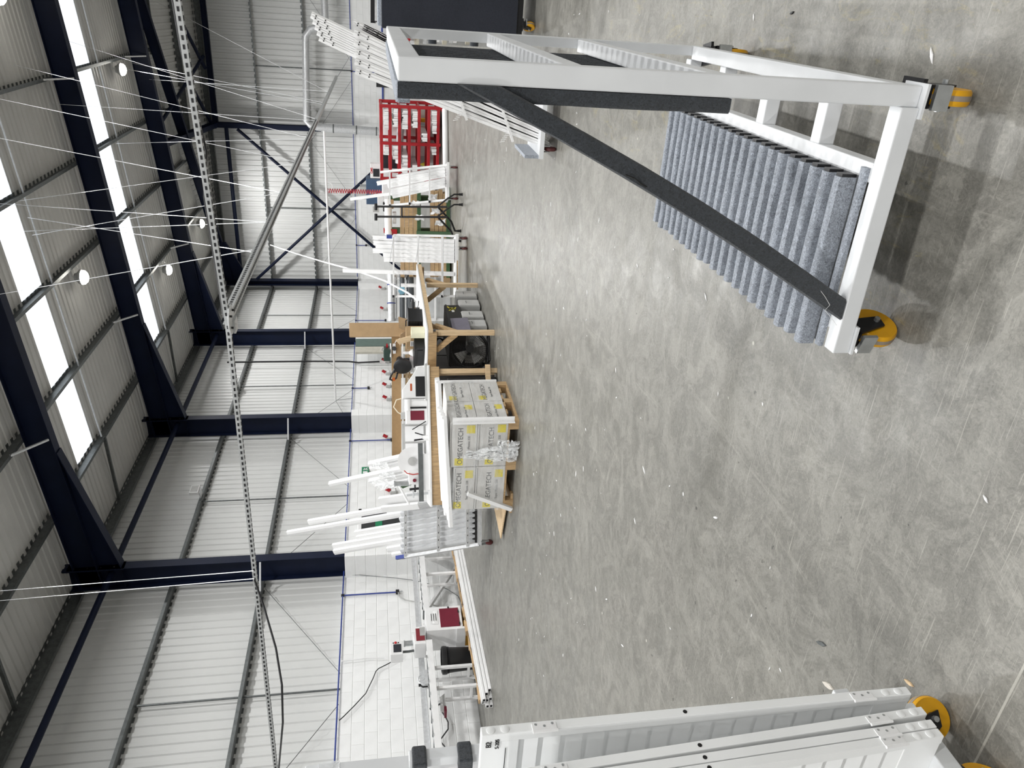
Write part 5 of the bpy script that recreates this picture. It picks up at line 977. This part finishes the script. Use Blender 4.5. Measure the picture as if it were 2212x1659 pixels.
# wrapped frames leaning at the bench's left end
DW = dep(BB(1.75,.2))+.15
def WP(px, py, dd=0): return AD(px, py, DW+dd+.25*(910-px)/120)
for i, (a, b_, w) in enumerate((((712,1046),(908,1004),.075),((797,1003),(906,978),.07),((800,1012),(906,990),.06),((812,1024),(906,1002),.06),((798,1040),(906,1016),.06),((812,1050),(906,1030),.07))):
    single('wrapped_frame', MB().sweep([(-w/2,-.03),(w/2,-.03),(w/2,.0),(w*.3,.03),(-w*.3,.03),(-w/2,.01)], WP(*b_, .05*i), WP(*a, .05*i), up=(0,-1,0)), M_pvc, 'white film-wrapped frame bar leaning on the bench end, '+['longest one', 'rightmost', 'second from the right', 'middle', 'second from the left', 'leftmost'][i], 'profile', 'wrapped frame bars leaning on the bench')
for i, (a, b_) in enumerate((((800,1003),(830,1010)),((815,1022),(845,1030)),((800,1042),(830,1048)),((814,1052),(845,1048)))): single('film_wrap', crumple([WP(a[0],a[1]-7,-.06), WP(a[0]+6,a[1]+9,-.06), WP(b_[0]+12,b_[1]+4,-.07), WP(b_[0]+6,b_[1]-12,-.07)], 5, 5, .012, 20+i), M_film, 'crumpled clear film around the tip of a wrapped frame bar, '+['upper right', 'middle right', 'middle left', 'lower left'][i], 'film', 'film around wrapped frames')
single('white_board', MB().beam(WP(905,1072,.2), WP(822,1084,.2), .16, .05, up=(0,-1,0)), M_pvc, 'white hollow board leaning right of the rack cart', 'board'); single('white_board', MB().beam(WP(905,1092,.1), WP(826,1100,.1), .10, .05, up=(0,-1,0)), M_pvc, 'narrow white board leaning against the rack cart', 'board')
single('white_pole', MB().tube(WP(860,1046,-.2), WP(884,1090,-.2), .016, 8), M_white, 'white pole leaning in front of the wrapped frames', 'pole')
single('green_strip', MB().beam(WP(868,1052,.3), WP(897,1040,.3), .03, .05), M_green, 'green strip behind the wrapped frames', 'strip')
# ================================================================ leaning profile rack behind the carpeted trolley
YL = 7.2
def LR(px, py, dy=0.0): return AY(px, py, YL+dy)
FLATP = [(-.05,-.02),(.05,-.02),(.05,.0),(.032,.0),(.028,.012),(.008,.012),(.004,.004),(-.004,.004),(-.008,.012),(-.028,.012),(-.032,.0),(-.05,.0)]
NMS = ['rightmost', 'second from the right', 'middle', 'second from the left', 'leftmost']
def holed(name, a, b_, w, lab, grp, holes=8):
    t = Thing(name, lab, 'profile', b_, world=True, group=grp); s_ = w/.1
    t.part('bar', MB().sweep([(x*s_, y) for x, y in FLATP], b_, a, up=(0,-1,0)), M_pvc)
    d = (a-b_).normalized(); sd2 = d.cross(Vector((0,-1,0))).normalized()
    for k in (0.04, .12, 1.2, 1.28)[:holes]:
        q = a-d*k+Vector((0,-.0135,0))
        for s2 in (-1, 1): t.part('hole', MB().lathe(q+sd2*s2*.018*s_*.9, [(.006,0),(.006,.002),(0,.002)], 8, axis=(0,-1,0)), M_ink)
    return t
for i in range(5): holed('ridge_profile', LR(672+4.5*i, 32+12.3*i), LR(1172+4*i, 268+12.2*i), .055, 'long white ribbed profile leaning in the rack behind the trolley, '+NMS[i], 'long ribbed profiles leaning right')
for i in range(5): holed('ridge_profile', LR(765+.8*i, 68+21*i, -.08), LR(1168+4*i, 262+13*i, -.08), .062, 'shorter white ribbed profile in front on the leaning rack, '+NMS[i], 'short ribbed profiles leaning right', 2)
for i in range(3): holed('ridge_profile', LR(763+22*i, 48+10*i, .07), LR(1165, 250+8*i, .07), .055, 'white ribbed profile at the back of the leaning rack, '+['longest', 'middle', 'shortest'][i], 'rear ribbed profiles leaning right', 2)
lr = Thing('leaning_rack', 'white low cart with comb strips carrying the leaning ribbed profiles', 'cart', Z(1195,310), world=True)
q0, q1 = LR(1180, 250, -.15), LR(1180, 330, -.15)
lr.part('deck', MB().hexa([Vector((q1.x-.05,YL-.2,.13)),Vector((q0.x+.5,YL-.2,.13)),Vector((q0.x+.5,YL+.4,.13)),Vector((q1.x-.05,YL+.4,.13)),Vector((q1.x-.05,YL-.2,.17)),Vector((q0.x+.5,YL-.2,.17)),Vector((q0.x+.5,YL+.4,.17)),Vector((q1.x-.05,YL+.4,.17))]), M_tframe)
lr.part('end_stop', MB().box((q1.x-.05,YL-.18,.17), (q1.x-.02,YL+.38,.30)), M_carpet)
for f in (.40, .62, .82):
    a = LR(672+500*f+20, 90+236*f+4, -.14); b_ = a+Vector((-.10,0,-.02)); lr.part('comb_strip', MB().beam(LR(672+500*f-6, 15+236*f, -.14), a+(a-LR(672+500*f-6, 15+236*f, -.14)).normalized()*.08, .02, .02), M_white)
    for k in range(5): lr.part('comb_tooth', MB().beam(a+Vector((-.0-.018*k,0,.012*k)), a+Vector((-.018*k-.01,0,.012*k+.045)), .005, .005), M_white)
for x in (q1.x+.03, q0.x+.3):
    for y in (YL-.12, YL+.3): small_castor(lr, Vector((x,y,0)), .13)

# ================================================================ red pigeonhole rack with profile ends
YR = 19.6
rx0, rx1, rzt = AY(880, 387, YR).x, AY(880, 231, YR).x, AY(820, 300, YR).z
rr = Thing('pigeonhole_rack', 'red steel pigeonhole rack holding white profile ends at the far wall', 'rack', ((rx0+rx1)/2, YR+.5, 0), world=True)
rows = [AY(x_, 300, YR).z for x_ in (824, 843, 863, 884, 905, 926, 946)]; rzb = rows[-1]; tw_ = .075
for y, nm in ((YR, 'front'), (YR+.9, 'rear')):
    for x in (rx0, (rx0+rx1)/2, rx1): rr.part(nm+'_post', MB().box((x-tw_/2, y-tw_/2, .03), (x+tw_/2, y+tw_/2, rzt)), M_red, bev=.006)
    for z_ in rows: rr.part(nm+'_rail', MB().box((rx0, y-tw_/2+.006, z_-tw_/2), (rx1, y+tw_/2-.006, z_+tw_/2)), M_red, bev=.006)
for x in (rx0, (rx0+rx1)/2, rx1):
    for z_ in rows[::2]: rr.part('side_rail', MB().box((x-.02, YR+.03, z_-.02), (x+.02, YR+.87, z_+.02)), M_red)
for x in (rx0, rx1): rr.part('foot', MB().box((x-.07,YR-.07,0), (x+.07,YR+.07,.03)), M_red)
random.seed(21); hw = (rx1-rx0)/2
cells = {(0,1):(.35,1.0),(1,1):(.45,1.0),(2,1):(.4,1.0),(3,1):(.45,.95),(5,1):(.3,1.0),(4,1):(.05,.35),(0,0):(.70,.98),(1,0):(.55,1.0),(2,0):(.1,.75),(3,0):(.05,.42),(5,0):(.75,1.0)}
for (r_, c_), (f0, f1) in cells.items():
    z0 = rows[r_+1]+tw_/2; x0 = rx0+c_*hw+tw_/2; wv = hw-tw_; n = max(2, int((f1-f0)*wv/.048)); rowh = rows[r_]-rows[r_+1]-tw_
    for k in range(n):
        xx = x0+wv*f0+k*.048; hh = rowh*random.uniform(.62,.9); 
        if xx+.046 > x0+wv: break
        b_ = single('profile_end', MB().box((xx, YR-.03+random.uniform(-.05,.05), z0), (xx+.043, YR+.9, z0+hh)), M_pvc, 'white profile end in the red rack, '+['top', 'second', 'third', 'fourth', 'fifth', 'bottom'][r_]+' row, '+['left', 'right'][c_]+' column', 'profile', 'profile ends in the red rack')
# white machine with dark window seen through the rack, its control box
mc = Thing('milling_machine', 'white enclosed machine with dark window behind the red rack', 'machine', (rx0+.3, YR+2.0, 0), world=True)
y_ = YR+1.3
mc.part('body', MB().box((rx0-1.0, y_, .05), (rx0+1.1, y_+1.0, rzt-.06)), M_white, bev=.02)
w0, w1 = AY(829, 364, y_), AY(860, 338, y_); mc.part('window', MB().box((w0.x, y_-.012, w1.z), (w1.x, y_, w0.z)), M_screen, bev=.01); mc.part('window_frame', MB().box((w0.x-.03, y_-.006, w1.z-.03), (w1.x+.03, y_-.001, w0.z+.03)), M_black)
w0, w1 = AY(868, 340, y_), AY(900, 300, y_); mc.part('side_door', MB().box((w0.x-.4, y_-.01, .3), (w0.x+.05, y_, .95)), M_greyplastic)
hz = AY(914, 355, y_); mc.part('hazard_triangle', MB().add([hz+Vector((-.09,-.012,-.07)),hz+Vector((.09,-.012,-.07)),hz+Vector((0,-.012,.09)),hz+Vector((-.09,-.014,-.07)),hz+Vector((.09,-.014,-.07)),hz+Vector((0,-.014,.09))], [(0,1,2),(3,4,5),(0,1,4,3),(1,2,5,4),(2,0,3,5)]), M_yel)
mc.part('plinth', MB().box((rx0-.95, y_+.05, 0), (rx0+1.05, y_+.95, .05)), M_dark); mc.part('right_wing', MB().box((rx0+1.15, y_+.1, 0), (rx1+.1, y_+.6, .75)), M_white, bev=.01)
mc.part('right_cylinder', MB().tube((rx0+1.2, y_-.1, .95), (rx1-.1, y_-.1, .95), .11, 14), M_chrome, smooth=True); mc.part('bracket', MB().box((rx1-.5, y_-.2, .2), (rx1-.42, y_, 1.2)), M_yellow)
c = AY(811, 367, YR+.6); t = Thing('control_screen', 'white control box with dark screen and red lettering beside the red rack', 'control box', c, world=True)
t.part('box', MB().box(c+Vector((-.19,-.1,-.13)), c+Vector((.17,.1,.13))), M_white, bev=.01); t.part('screen', MB().box(c+Vector((-.15,-.105,-.10)), c+Vector((.05,-.1,.06))), M_screen); text(t.e, 'CMS', mat('red_letter', (.5,.02,.03), .5), .075, (.0, -.103, .095), RF, bold=.003); t.part('arm', MB().beam(c+Vector((0,.05,-.13)), (c.x, c.y+.05, 0), .06, .06), M_white)
single('floor_gutter', MB().tube(Z(961,236,.07), Z(963,372,.07), .065, 14), M_pvc, 'white round pipe lying on the floor in front of the red rack', 'pipe', smooth=True)
single('grey_pipe', MB().tube((rx0+.3, YR+.45, 1.05), (rx1-.1, YR+.45, .98), .09, 12), M_galvL, 'grey duct pipe seen through the upper rows of the red rack', 'pipe', smooth=True)
t = Thing('blue_cabinet', 'blue steel cabinet with grey top at the far wall below the braces', 'cabinet', AY(806,410,25), world=True); c = AY(806, 410, 25)
t.part('body', MB().box((c.x-.45, 24.9, 0), (c.x+.35, 25.5, c.z+.22)), mat('steel_blue', (.05,.09,.16), .5), bev=.01); t.part('top_box', MB().box((c.x-.3,24.95,c.z+.22), (c.x+.1,25.3,c.z+.42)), M_greyplastic); t.part('handle', MB().box((c.x-.1,24.88,c.z-.1), (c.x-.04,24.9,c.z+.1)), M_chrome)
# black panel on the far wall seen over the trolley
c0_, c1__ = AY(813,188,31.1), AY(842,160,31.1); single('notice_board', MB().box((c0_.x,31.1,c1__.z), (c1__.x,31.2,c0_.z)), mat('charcoal_board', (.02,.02,.022), .5), 'dark notice board on the far wall above the red rack', 'board')
# ================================================================ white A-frame carts with film-wrapped profiles
def acart(label, base_px, top_px, y0, y1, yt0, yt1, lean, rails, castors=(0.05,.95)):
    D = dep(Z(base_px, (y0+y1)/2, .22))
    def P(px, py, dd=0): return AD(px, py, D+dd+lean*(base_px-px)/150)
    t = Thing('profile_cart', label, 'cart', Z(base_px+12, (y0+y1)/2), world=True)
    t.part('deck', MB().beam(P(base_px,y0,.2), P(base_px,y1,.2), .45, .05), M_white)
    for a, b_ in ((y0,yt0),(y1,yt1)): t.part('post', MB().beam(P(base_px,a), P(top_px,b_), .04, .04), M_white)
    for px in rails:
        f = (base_px-px)/(base_px-top_px); rl = t.part('rail', MB().beam(P(px,y0+(yt0-y0)*f,-.06), P(px,y1+(yt1-y1)*f,-.06), .025, .03), M_white)
        t.part('rail_knob', MB().lathe(P(px,y1+(yt1-y1)*f,-.06), [(0,-.02),(.025,-.02),(.025,.02),(0,.02)], 8), M_black, rl)
    for f in castors:
        for dd in (.02,.38): q = P(base_px, y0+(y1-y0)*f, dd); small_castor(t, Vector((q.x,q.y,0)), q.z-.02)
    return t, P
t, P = acart('white A-frame cart of film-wrapped profiles in front of the red rack', 966, 822, 357, 432, 372, 446, .35, (842, 885, 928))
SQ = [(-.04,-.03),(.04,-.03),(.04,.03),(.015,.03),(.01,.02),(-.01,.02),(-.015,.03),(-.04,.03)]
for i, (b_, a) in enumerate((((962,364),(858,382)),((962,370),(815,396)),((962,377),(838,402)),((962,388),(846,412)),((962,394),(845,418)),((962,400),(848,424)))): vbar(P(*b_,.1), P(*a,.1), M_pvc, 'white wrapped profile on the A-frame cart by the red rack, '+['rightmost', 'second from the right', 'third from the right', 'third from the left', 'second from the left', 'leftmost'][i], 'wrapped profiles on the red-rack cart', SQ)
vbar(P(846,418,.15), P(757,430,.15), M_pvc, 'white bar jutting out above the A-frame cart by the red rack', None, [(-.03,-.02),(.03,-.02),(.03,.02),(-.03,.02)])
t3, P3_ = acart('white cart of tall profiles with three wire ties beside the workbench', 985, 850, 510, 640, 508, 640, .1, (850, 903, 955), (.03,.2,.95))
for i, (y_b, xt, yt) in enumerate(((522,806,512),(531,807,524),(539,812,531),(548,806,541),(556,828,550),(563,830,560))): vbar(P3_(982,y_b,.12), P3_(xt,yt,.12), M_pvc, 'tall white profile on the cart beside the workbench, '+['rightmost', 'second from the right', 'third from the right', 'third from the left', 'second from the left', 'leftmost'][i], 'tall profiles on the workbench cart', SQ)
vbar(P3_(982,592,.12), P3_(741,584,.12), M_pvc, 'single tall white bar rising well above the workbench cart', None, [(-.035,-.025),(.035,-.025),(.035,.025),(-.035,.025)])
vbar(P3_(920,617,.3), P3_(866,616,.3), M_pvc, 'short white bar at the left end of the workbench cart', None, [(-.03,-.02),(.03,-.02),(.03,.02),(-.03,.02)])
for i, (a, b_) in enumerate((((850,512),(842,566)),((906,512),(898,566)),((958,512),(957,640)))): single('tie_wire', MB().tube(P3_(*a,-.1), P3_(*b_,-.1), .006, 5), M_galvL, 'wire tie across the tall profiles, '+['top', 'middle', 'bottom'][i], 'wire')
for k in range(7): single('wire_hook', MB().tube(P3_(848+k*1.5, 566+k*12,-.05), P3_(866-k*1.0, 572+k*12,-.05), .005, 5), M_galvL, 'slanting wire hook on the upper rail of the workbench cart', 'hook', 'wire hooks on the workbench cart')
single('deck_board', MB().beam(P3_(986,566,.15), P3_(986,628,.15), .35, .02), M_wood, 'rough plank on the deck of the workbench cart', 'plank')
single('blue_clip', MB().cbox(P3_(841,511,-.05), (.06,.06,.10)), M_blue, 'blue clip on the upper end of the workbench cart', 'clip')
# black tubular stands between the carts
for i, (yy, lb) in enumerate(((446, 'right'), (468, 'left'))):
    D = dep(Z(1000, yy+3)); Q = lambda px, py, dd=0: AD(px, py, D+dd); g_ = Q(1000, yy).z
    t = Thing('support_stand', 'black tubular roller stand with bent feet between the carts, '+lb+' one', 'stand', (Q(960,yy).x, Q(960,yy).y, 0), world=True)
    t.part('upright', MB().tube(Q(812,yy), Q(966,yy+1), .02, 10), M_black, smooth=True)
    f0 = Vector((Q(990,yy-26).x, Q(990,yy-26).y, .02)); e = Q(945,yy)
    t.part('foot_leg', MB().path([e, e.lerp(f0,.6)+VUP*.1, Vector((f0.x,f0.y,.16)), f0], .016, 8), M_black, smooth=True); b2 = Q(945,yy); f2 = Vector((b2.x-.5, b2.y+.1, .02)); t.part('foot_leg', MB().path([b2, b2.lerp(f2,.6), Vector((f2.x,f2.y,.12)), f2], .02, 8), M_black, smooth=True)
    for f_ in (f0, f2): t.part('foot_cap', MB().tube(f_+VUP*.0, f_+VUP*.05, .024, 8).lathe(f_-VUP*.02, [(.03,0),(.03,.02)], 10), M_black)
    t.part('roller', MB().tube(Q(812,yy-6), Q(812,yy+8), .03, 10), M_dark, smooth=True)
single('cross_tube', MB().tube(AD(868,447,dep(Z(1000,460))), AD(868,470,dep(Z(1000,460))), .016, 8), M_black, 'black cross tube joining the two roller stands', 'tube')
# ================================================================ green timber rack
DT = dep(Z(985, 470))+1.3
def TM(px, py, dd=0): return AD(px, py, DT+dd)
gr_ = Thing('timber_rack', 'green steel cantilever rack stacked with timber behind the carts', 'rack', (TM(985,480).x, TM(985,480).y, 0), world=True)
for py in (430, 500, 560): q = TM(985,py,.5); gr_.part('mast', MB().box((q.x-.06,q.y-.06,0), (q.x+.06,q.y+.06,1.35)), M_green, bev=.004)
for px, nm in ((905,'upper'),(968,'lower')):
    for py in (430, 500, 560): gr_.part(nm+'_arm', MB().beam(TM(px,py,.5), TM(px,py,-.3), .07, .09), M_green, bev=.004)
    gr_.part(nm+'_front_beam', MB().beam(TM(px,405,-.25), TM(px,600,-.25), .05, .08), M_green)
gr_.part('near_arm', MB().beam(TM(900,503,-.3), TM(992,506,-.3), .09, .10), M_green, bev=.006)
random.seed(31)
for i in range(9):
    px = 896-(i % 4)*9.2; dd = -.15+(i//4)*.16; a = 412+random.uniform(-6,4); b_ = 596+random.uniform(-8,6)
    single('timber_plank', MB().beam(TM(px,a,dd), TM(px+1,b_,dd), .15, .086), M_wood if i % 3 else M_card, 'brown timber plank on the upper arms of the green rack, '+['front', 'middle', 'rear'][i//4]+' stack, level '+['one','two','three','four'][i % 4], 'plank', 'planks on the upper green arms')
for i in range(8):
    px = 960-(i % 4)*9.0; dd = -.15+(i//4)*.17; a = 415+random.uniform(-6,6); b_ = 592+random.uniform(-8,6)
    single('timber_plank', MB().beam(TM(px,a,dd), TM(px+1,b_,dd), .16, .084), M_card if i % 2 else M_wood, 'brown timber plank on the lower arms of the green rack, '+['front', 'rear'][i//4]+' stack, level '+['one','two','three','four'][i % 4], 'plank', 'planks on the lower green arms')
for i in range(4): q = TM(975, 560+i*14, .1); single('cardboard_core', MB().tube(Vector((q.x,q.y-.1,.09)), Vector((q.x,q.y+.9,.09)), .085, 12), M_card, 'brown cardboard roll on the floor under the green rack, '+['first', 'second', 'third', 'fourth'][i]+' from the right', 'roll', 'cardboard rolls under the green rack')
for i, (px, py) in enumerate(((896,440),(905,470),(940,455),(935,425),(950,480))): q = TM(px,py,-.36); single('film_shred', crumple([q+Vector((-.06,0,-.1)),q+Vector((.07,0,-.12)),q+Vector((.05,0,.08)),q+Vector((-.07,0,.1))], 4, 4, .02, 40+i), M_pvc, 'white shred of wrapping hanging on the green rack, '+['upper right', 'upper middle', 'lower middle', 'lower right', 'lower left'][i], 'film', 'wrapping shreds on the green rack')
# white upper shelf with pipes and tools behind
single('pipe_rail', MB().tube(TM(838,432,.2), TM(840,552,.2), .085, 14), M_pvc, 'thick white pipe lying above the green rack', 'pipe', smooth=True)
single('shelf_edge', MB().beam(TM(868,425,.1), TM(872,600,.1), .03, .06), M_white, 'white shelf edge above the timber planks', 'shelf')
for i, (px, py, w, h, m, nm, ct) in enumerate(((822,432,.18,.14,M_white,'white manual box','box'),(812,452,.10,.14,M_greyplastic,'grey camera box','box'),(832,446,.2,.1,M_black,'black tool box','box'),(846,440,.2,.09,M_card,'brown carton','box'),(850,500,.14,.16,M_red,'dark red tool box','box'),(823,520,.12,.12,M_black,'black spool','box'),(838,498,.08,.2,M_red,'red extinguisher-like canister','canister'),(852,470,.25,.08,M_galvL,'steel bracket stack','bracket'))):
    q = TM(px,py,.25); single('shelf_item', MB().cbox(q, (w,.15,h)), m, nm+' on the cluttered shelf above the green rack', ct, bev=.008)
# grey tubes with blue straps
DG = dep(Z(985, 640))+.9
for i, (px, r_, m) in enumerate(((845,.075,M_galvL),(868,.06,mat('smoke_plastic', (.10,.11,.12), .25)),(885,.09,mat('smoke_plastic', (.10,.11,.12), .25)))): single('plastic_tube', MB().tube(AD(px,592,DG+.1*i), AD(px+1,694,DG+.1*i), r_, 16), m, ['grey tube with blue straps above the workbench end', 'dark smoked tube below the strapped grey tube', 'thick dark smoked tube lowest above the workbench'][i], 'tube', smooth=True)
for i, py in enumerate((615, 655)): single('blue_strap', MB().path([AD(845,py,DG)+(VUP*math.sin(a)+Vector(FWD)*math.cos(a))*.085 for a in np.linspace(0, 2*math.pi, 14)], .012, 6), M_blue, 'blue strap around the grey tube, '+['right', 'left'][i]+' one', 'strap')
q = AD(867,628,DG-.15); single('dust_mask', MB().add([q+Vector(v) for v in ((-.09,0,.02),(.0,-.03,.07),(.09,0,.03),(.08,0,-.06),(.0,-.03,-.09),(-.08,0,-.05))]+[q+Vector(v)+Vector((0,.01,0)) for v in ((-.09,0,.02),(.0,-.03,.07),(.09,0,.03),(.08,0,-.06),(.0,-.03,-.09),(-.08,0,-.05))], [(0,1,4,5),(1,2,3,4),(6,7,10,11),(7,8,9,10)]+[(i,(i+1)%6,6+(i+1)%6,6+i) for i in range(6)]), mat('light_blue_cloth', (.22,.45,.58), .8), 'light blue face mask hanging above the workbench', 'mask')
t = Thing('tube_rack', 'white rack holding the strapped grey tubes behind the workbench', 'rack', (AD(960,640,DG+.2).x, AD(960,640,DG+.2).y, 0), world=True)
for py in (596, 690): q = AD(960,py,DG+.3); t.part('post', MB().box((q.x-.03,q.y-.03,0), (q.x+.03,q.y+.03,AD(840,py,DG).z+.05)), M_white)
for px in (856, 896, 940): t.part('bar', MB().beam(AD(px,594,DG+.2), AD(px,692,DG+.2), .04, .04), M_white)
t.part('back_sheet', MB().beam(AD(945,600,DG+.35), AD(945,690,DG+.35), .02, .65), mat('pale_sheet', (.55,.56,.56), .5))
# ================================================================ profile racks at the far right edge
DRk = dep(Z(1085, 75))+.6
def RK(px, py, dd=0): return AD(px, py, DRk+dd)
t = Thing('beam_rack', 'pale rack with long profile lengths behind the charcoal trolley', 'rack', (RK(1085,60).x, RK(1085,60).y, 0), world=True)
q = RK(1080,80,0); t.part('skirting_box', MB().beam(RK(1078,88), RK(1078,-40), .2, RK(1064,70).z), M_white)
for px in (900, 960, 1010): t.part('shelf_beam', MB().beam(RK(px,94), RK(px-2,-40), .08, .06), mat('beige_beam', (.50,.47,.38), .5))
for py in (92, -20): q = RK(1000,py,.4); t.part('post', MB().box((q.x-.04,q.y-.04,0), (q.x+.04,q.y+.04,1.75)), M_greyplastic)
random.seed(41)
for i in range(10):
    px = 862+(i % 5)*28+(i//5)*9; single('stacked_length', MB().beam(RK(px,93-random.uniform(0,6),.1), RK(px,-30,.1), .1, .05), (M_pvc, M_pvcg, M_galvL)[i % 3], 'long pale profile length behind the charcoal trolley, level '+['one', 'two', 'three', 'four', 'five', 'six', 'seven', 'eight', 'nine', 'ten'][i], 'profile', 'profile lengths on the far right rack')
for i in range(12):
    px, dd = 806+(i % 6)*9, (i//6)*.25; single('slotted_length', MB().sweep([(-.03,-.035),(.03,-.035),(.03,.035),(.02,.035),(.02,-.02),(-.02,-.02),(-.02,.035),(-.03,.035)], RK(px,(46 if i % 6 < 3 else 80)+random.uniform(-3,3),.2+dd), RK(px,-40,.2+dd)), M_galvL if i % 2 else M_dark, 'grey slotted length stacked on the far right rack, '+['front', 'rear'][i//6]+' pile, level '+['one', 'two', 'three', 'four', 'five', 'six'][i % 6], 'profile', 'slotted lengths on the far right rack')
single('red_bin', MB().cbox(RK(873,68,-.1), (.22,.2,.16)), M_red, 'red bin on the far right rack beside the trolley top', 'bin', bev=.01)
single('roll_end', MB().tube(RK(822,20,-.3), RK(840,40,-.3), .06, 12), M_pvc, 'white roll on the far right rack above the charcoal trolley', 'roll', smooth=True)
# ================================================================ litter on the floor
random.seed(51); mb = MB()
for i in range(260):
    x, y = random.uniform(-7.5, .9), random.choice((random.uniform(1.4, 7), random.uniform(3, 13)))
    if -1.0 < x < -.1 and 1.9 < y < 3.6: continue
    s_ = random.uniform(.004, .014); a = random.uniform(0, 3.1); u1 = Vector((math.cos(a), math.sin(a), 0))*s_*random.uniform(1,2.6); u2 = Vector((-math.sin(a), math.cos(a), 0))*s_*.5; c = Vector((x, y, .001))
    mb.add([c-u1, c+u2, c+u1, c-u2, c-u1*.8+VUP*.004, c+u2*.8+VUP*.003, c+u1*.8+VUP*.004, c-u2*.8+VUP*.003], [(0,3,2,1),(4,5,6,7),(0,1,5,4),(1,2,6,5),(2,3,7,6),(3,0,4,7)])
o = single('plastic_swarf', mb, M_pvc, 'tiny white plastic swarf scattered over the concrete floor', 'litter', kind='stuff')
for px, py, l_, w, m, lb in ((1790,1481,.075,.022,mat('pale_chip', (.62,.58,.52), .7),'pale leaf-shaped chip on the floor by the shutter stack'),(1965,1475,.045,.012,M_woodL,'small wood sliver on the floor by the yellow castor'),(1547,1118,.05,.012,M_pvc,'white curved shaving in the middle of the floor'),(1775,1390,.07,.018,M_galv,'dark scrap on the floor left of the middle'),(1712,28,.03,.01,M_dark,'dark crumb on the floor at the right edge')):
    c = Z(px, py); a = random.uniform(-.3,.3); u1 = Vector((math.cos(a+1.9), math.sin(a+1.9), 0))*l_/2; u2 = Vector((u1.y, -u1.x, 0)).normalized()*w/2
    single('floor_chip', MB().add([c-u1+VUP*.001, c-u1*.3+u2+VUP*.001, c+u1*.4+u2*.8+VUP*.001, c+u1+VUP*.001, c+u1*.4-u2*.8+VUP*.001, c-u1*.3-u2+VUP*.001, c-u1*.9+VUP*.006, c-u1*.3+u2*.8+VUP*.006, c+u1*.4+u2*.7+VUP*.006, c+u1*.9+VUP*.006, c+u1*.4-u2*.7+VUP*.006, c-u1*.3-u2*.8+VUP*.006], [(5,4,3,2,1,0),(6,7,8,9,10,11)]+[(i,(i+1)%6,6+(i+1)%6,6+i) for i in range(6)]), m, lb, 'litter')
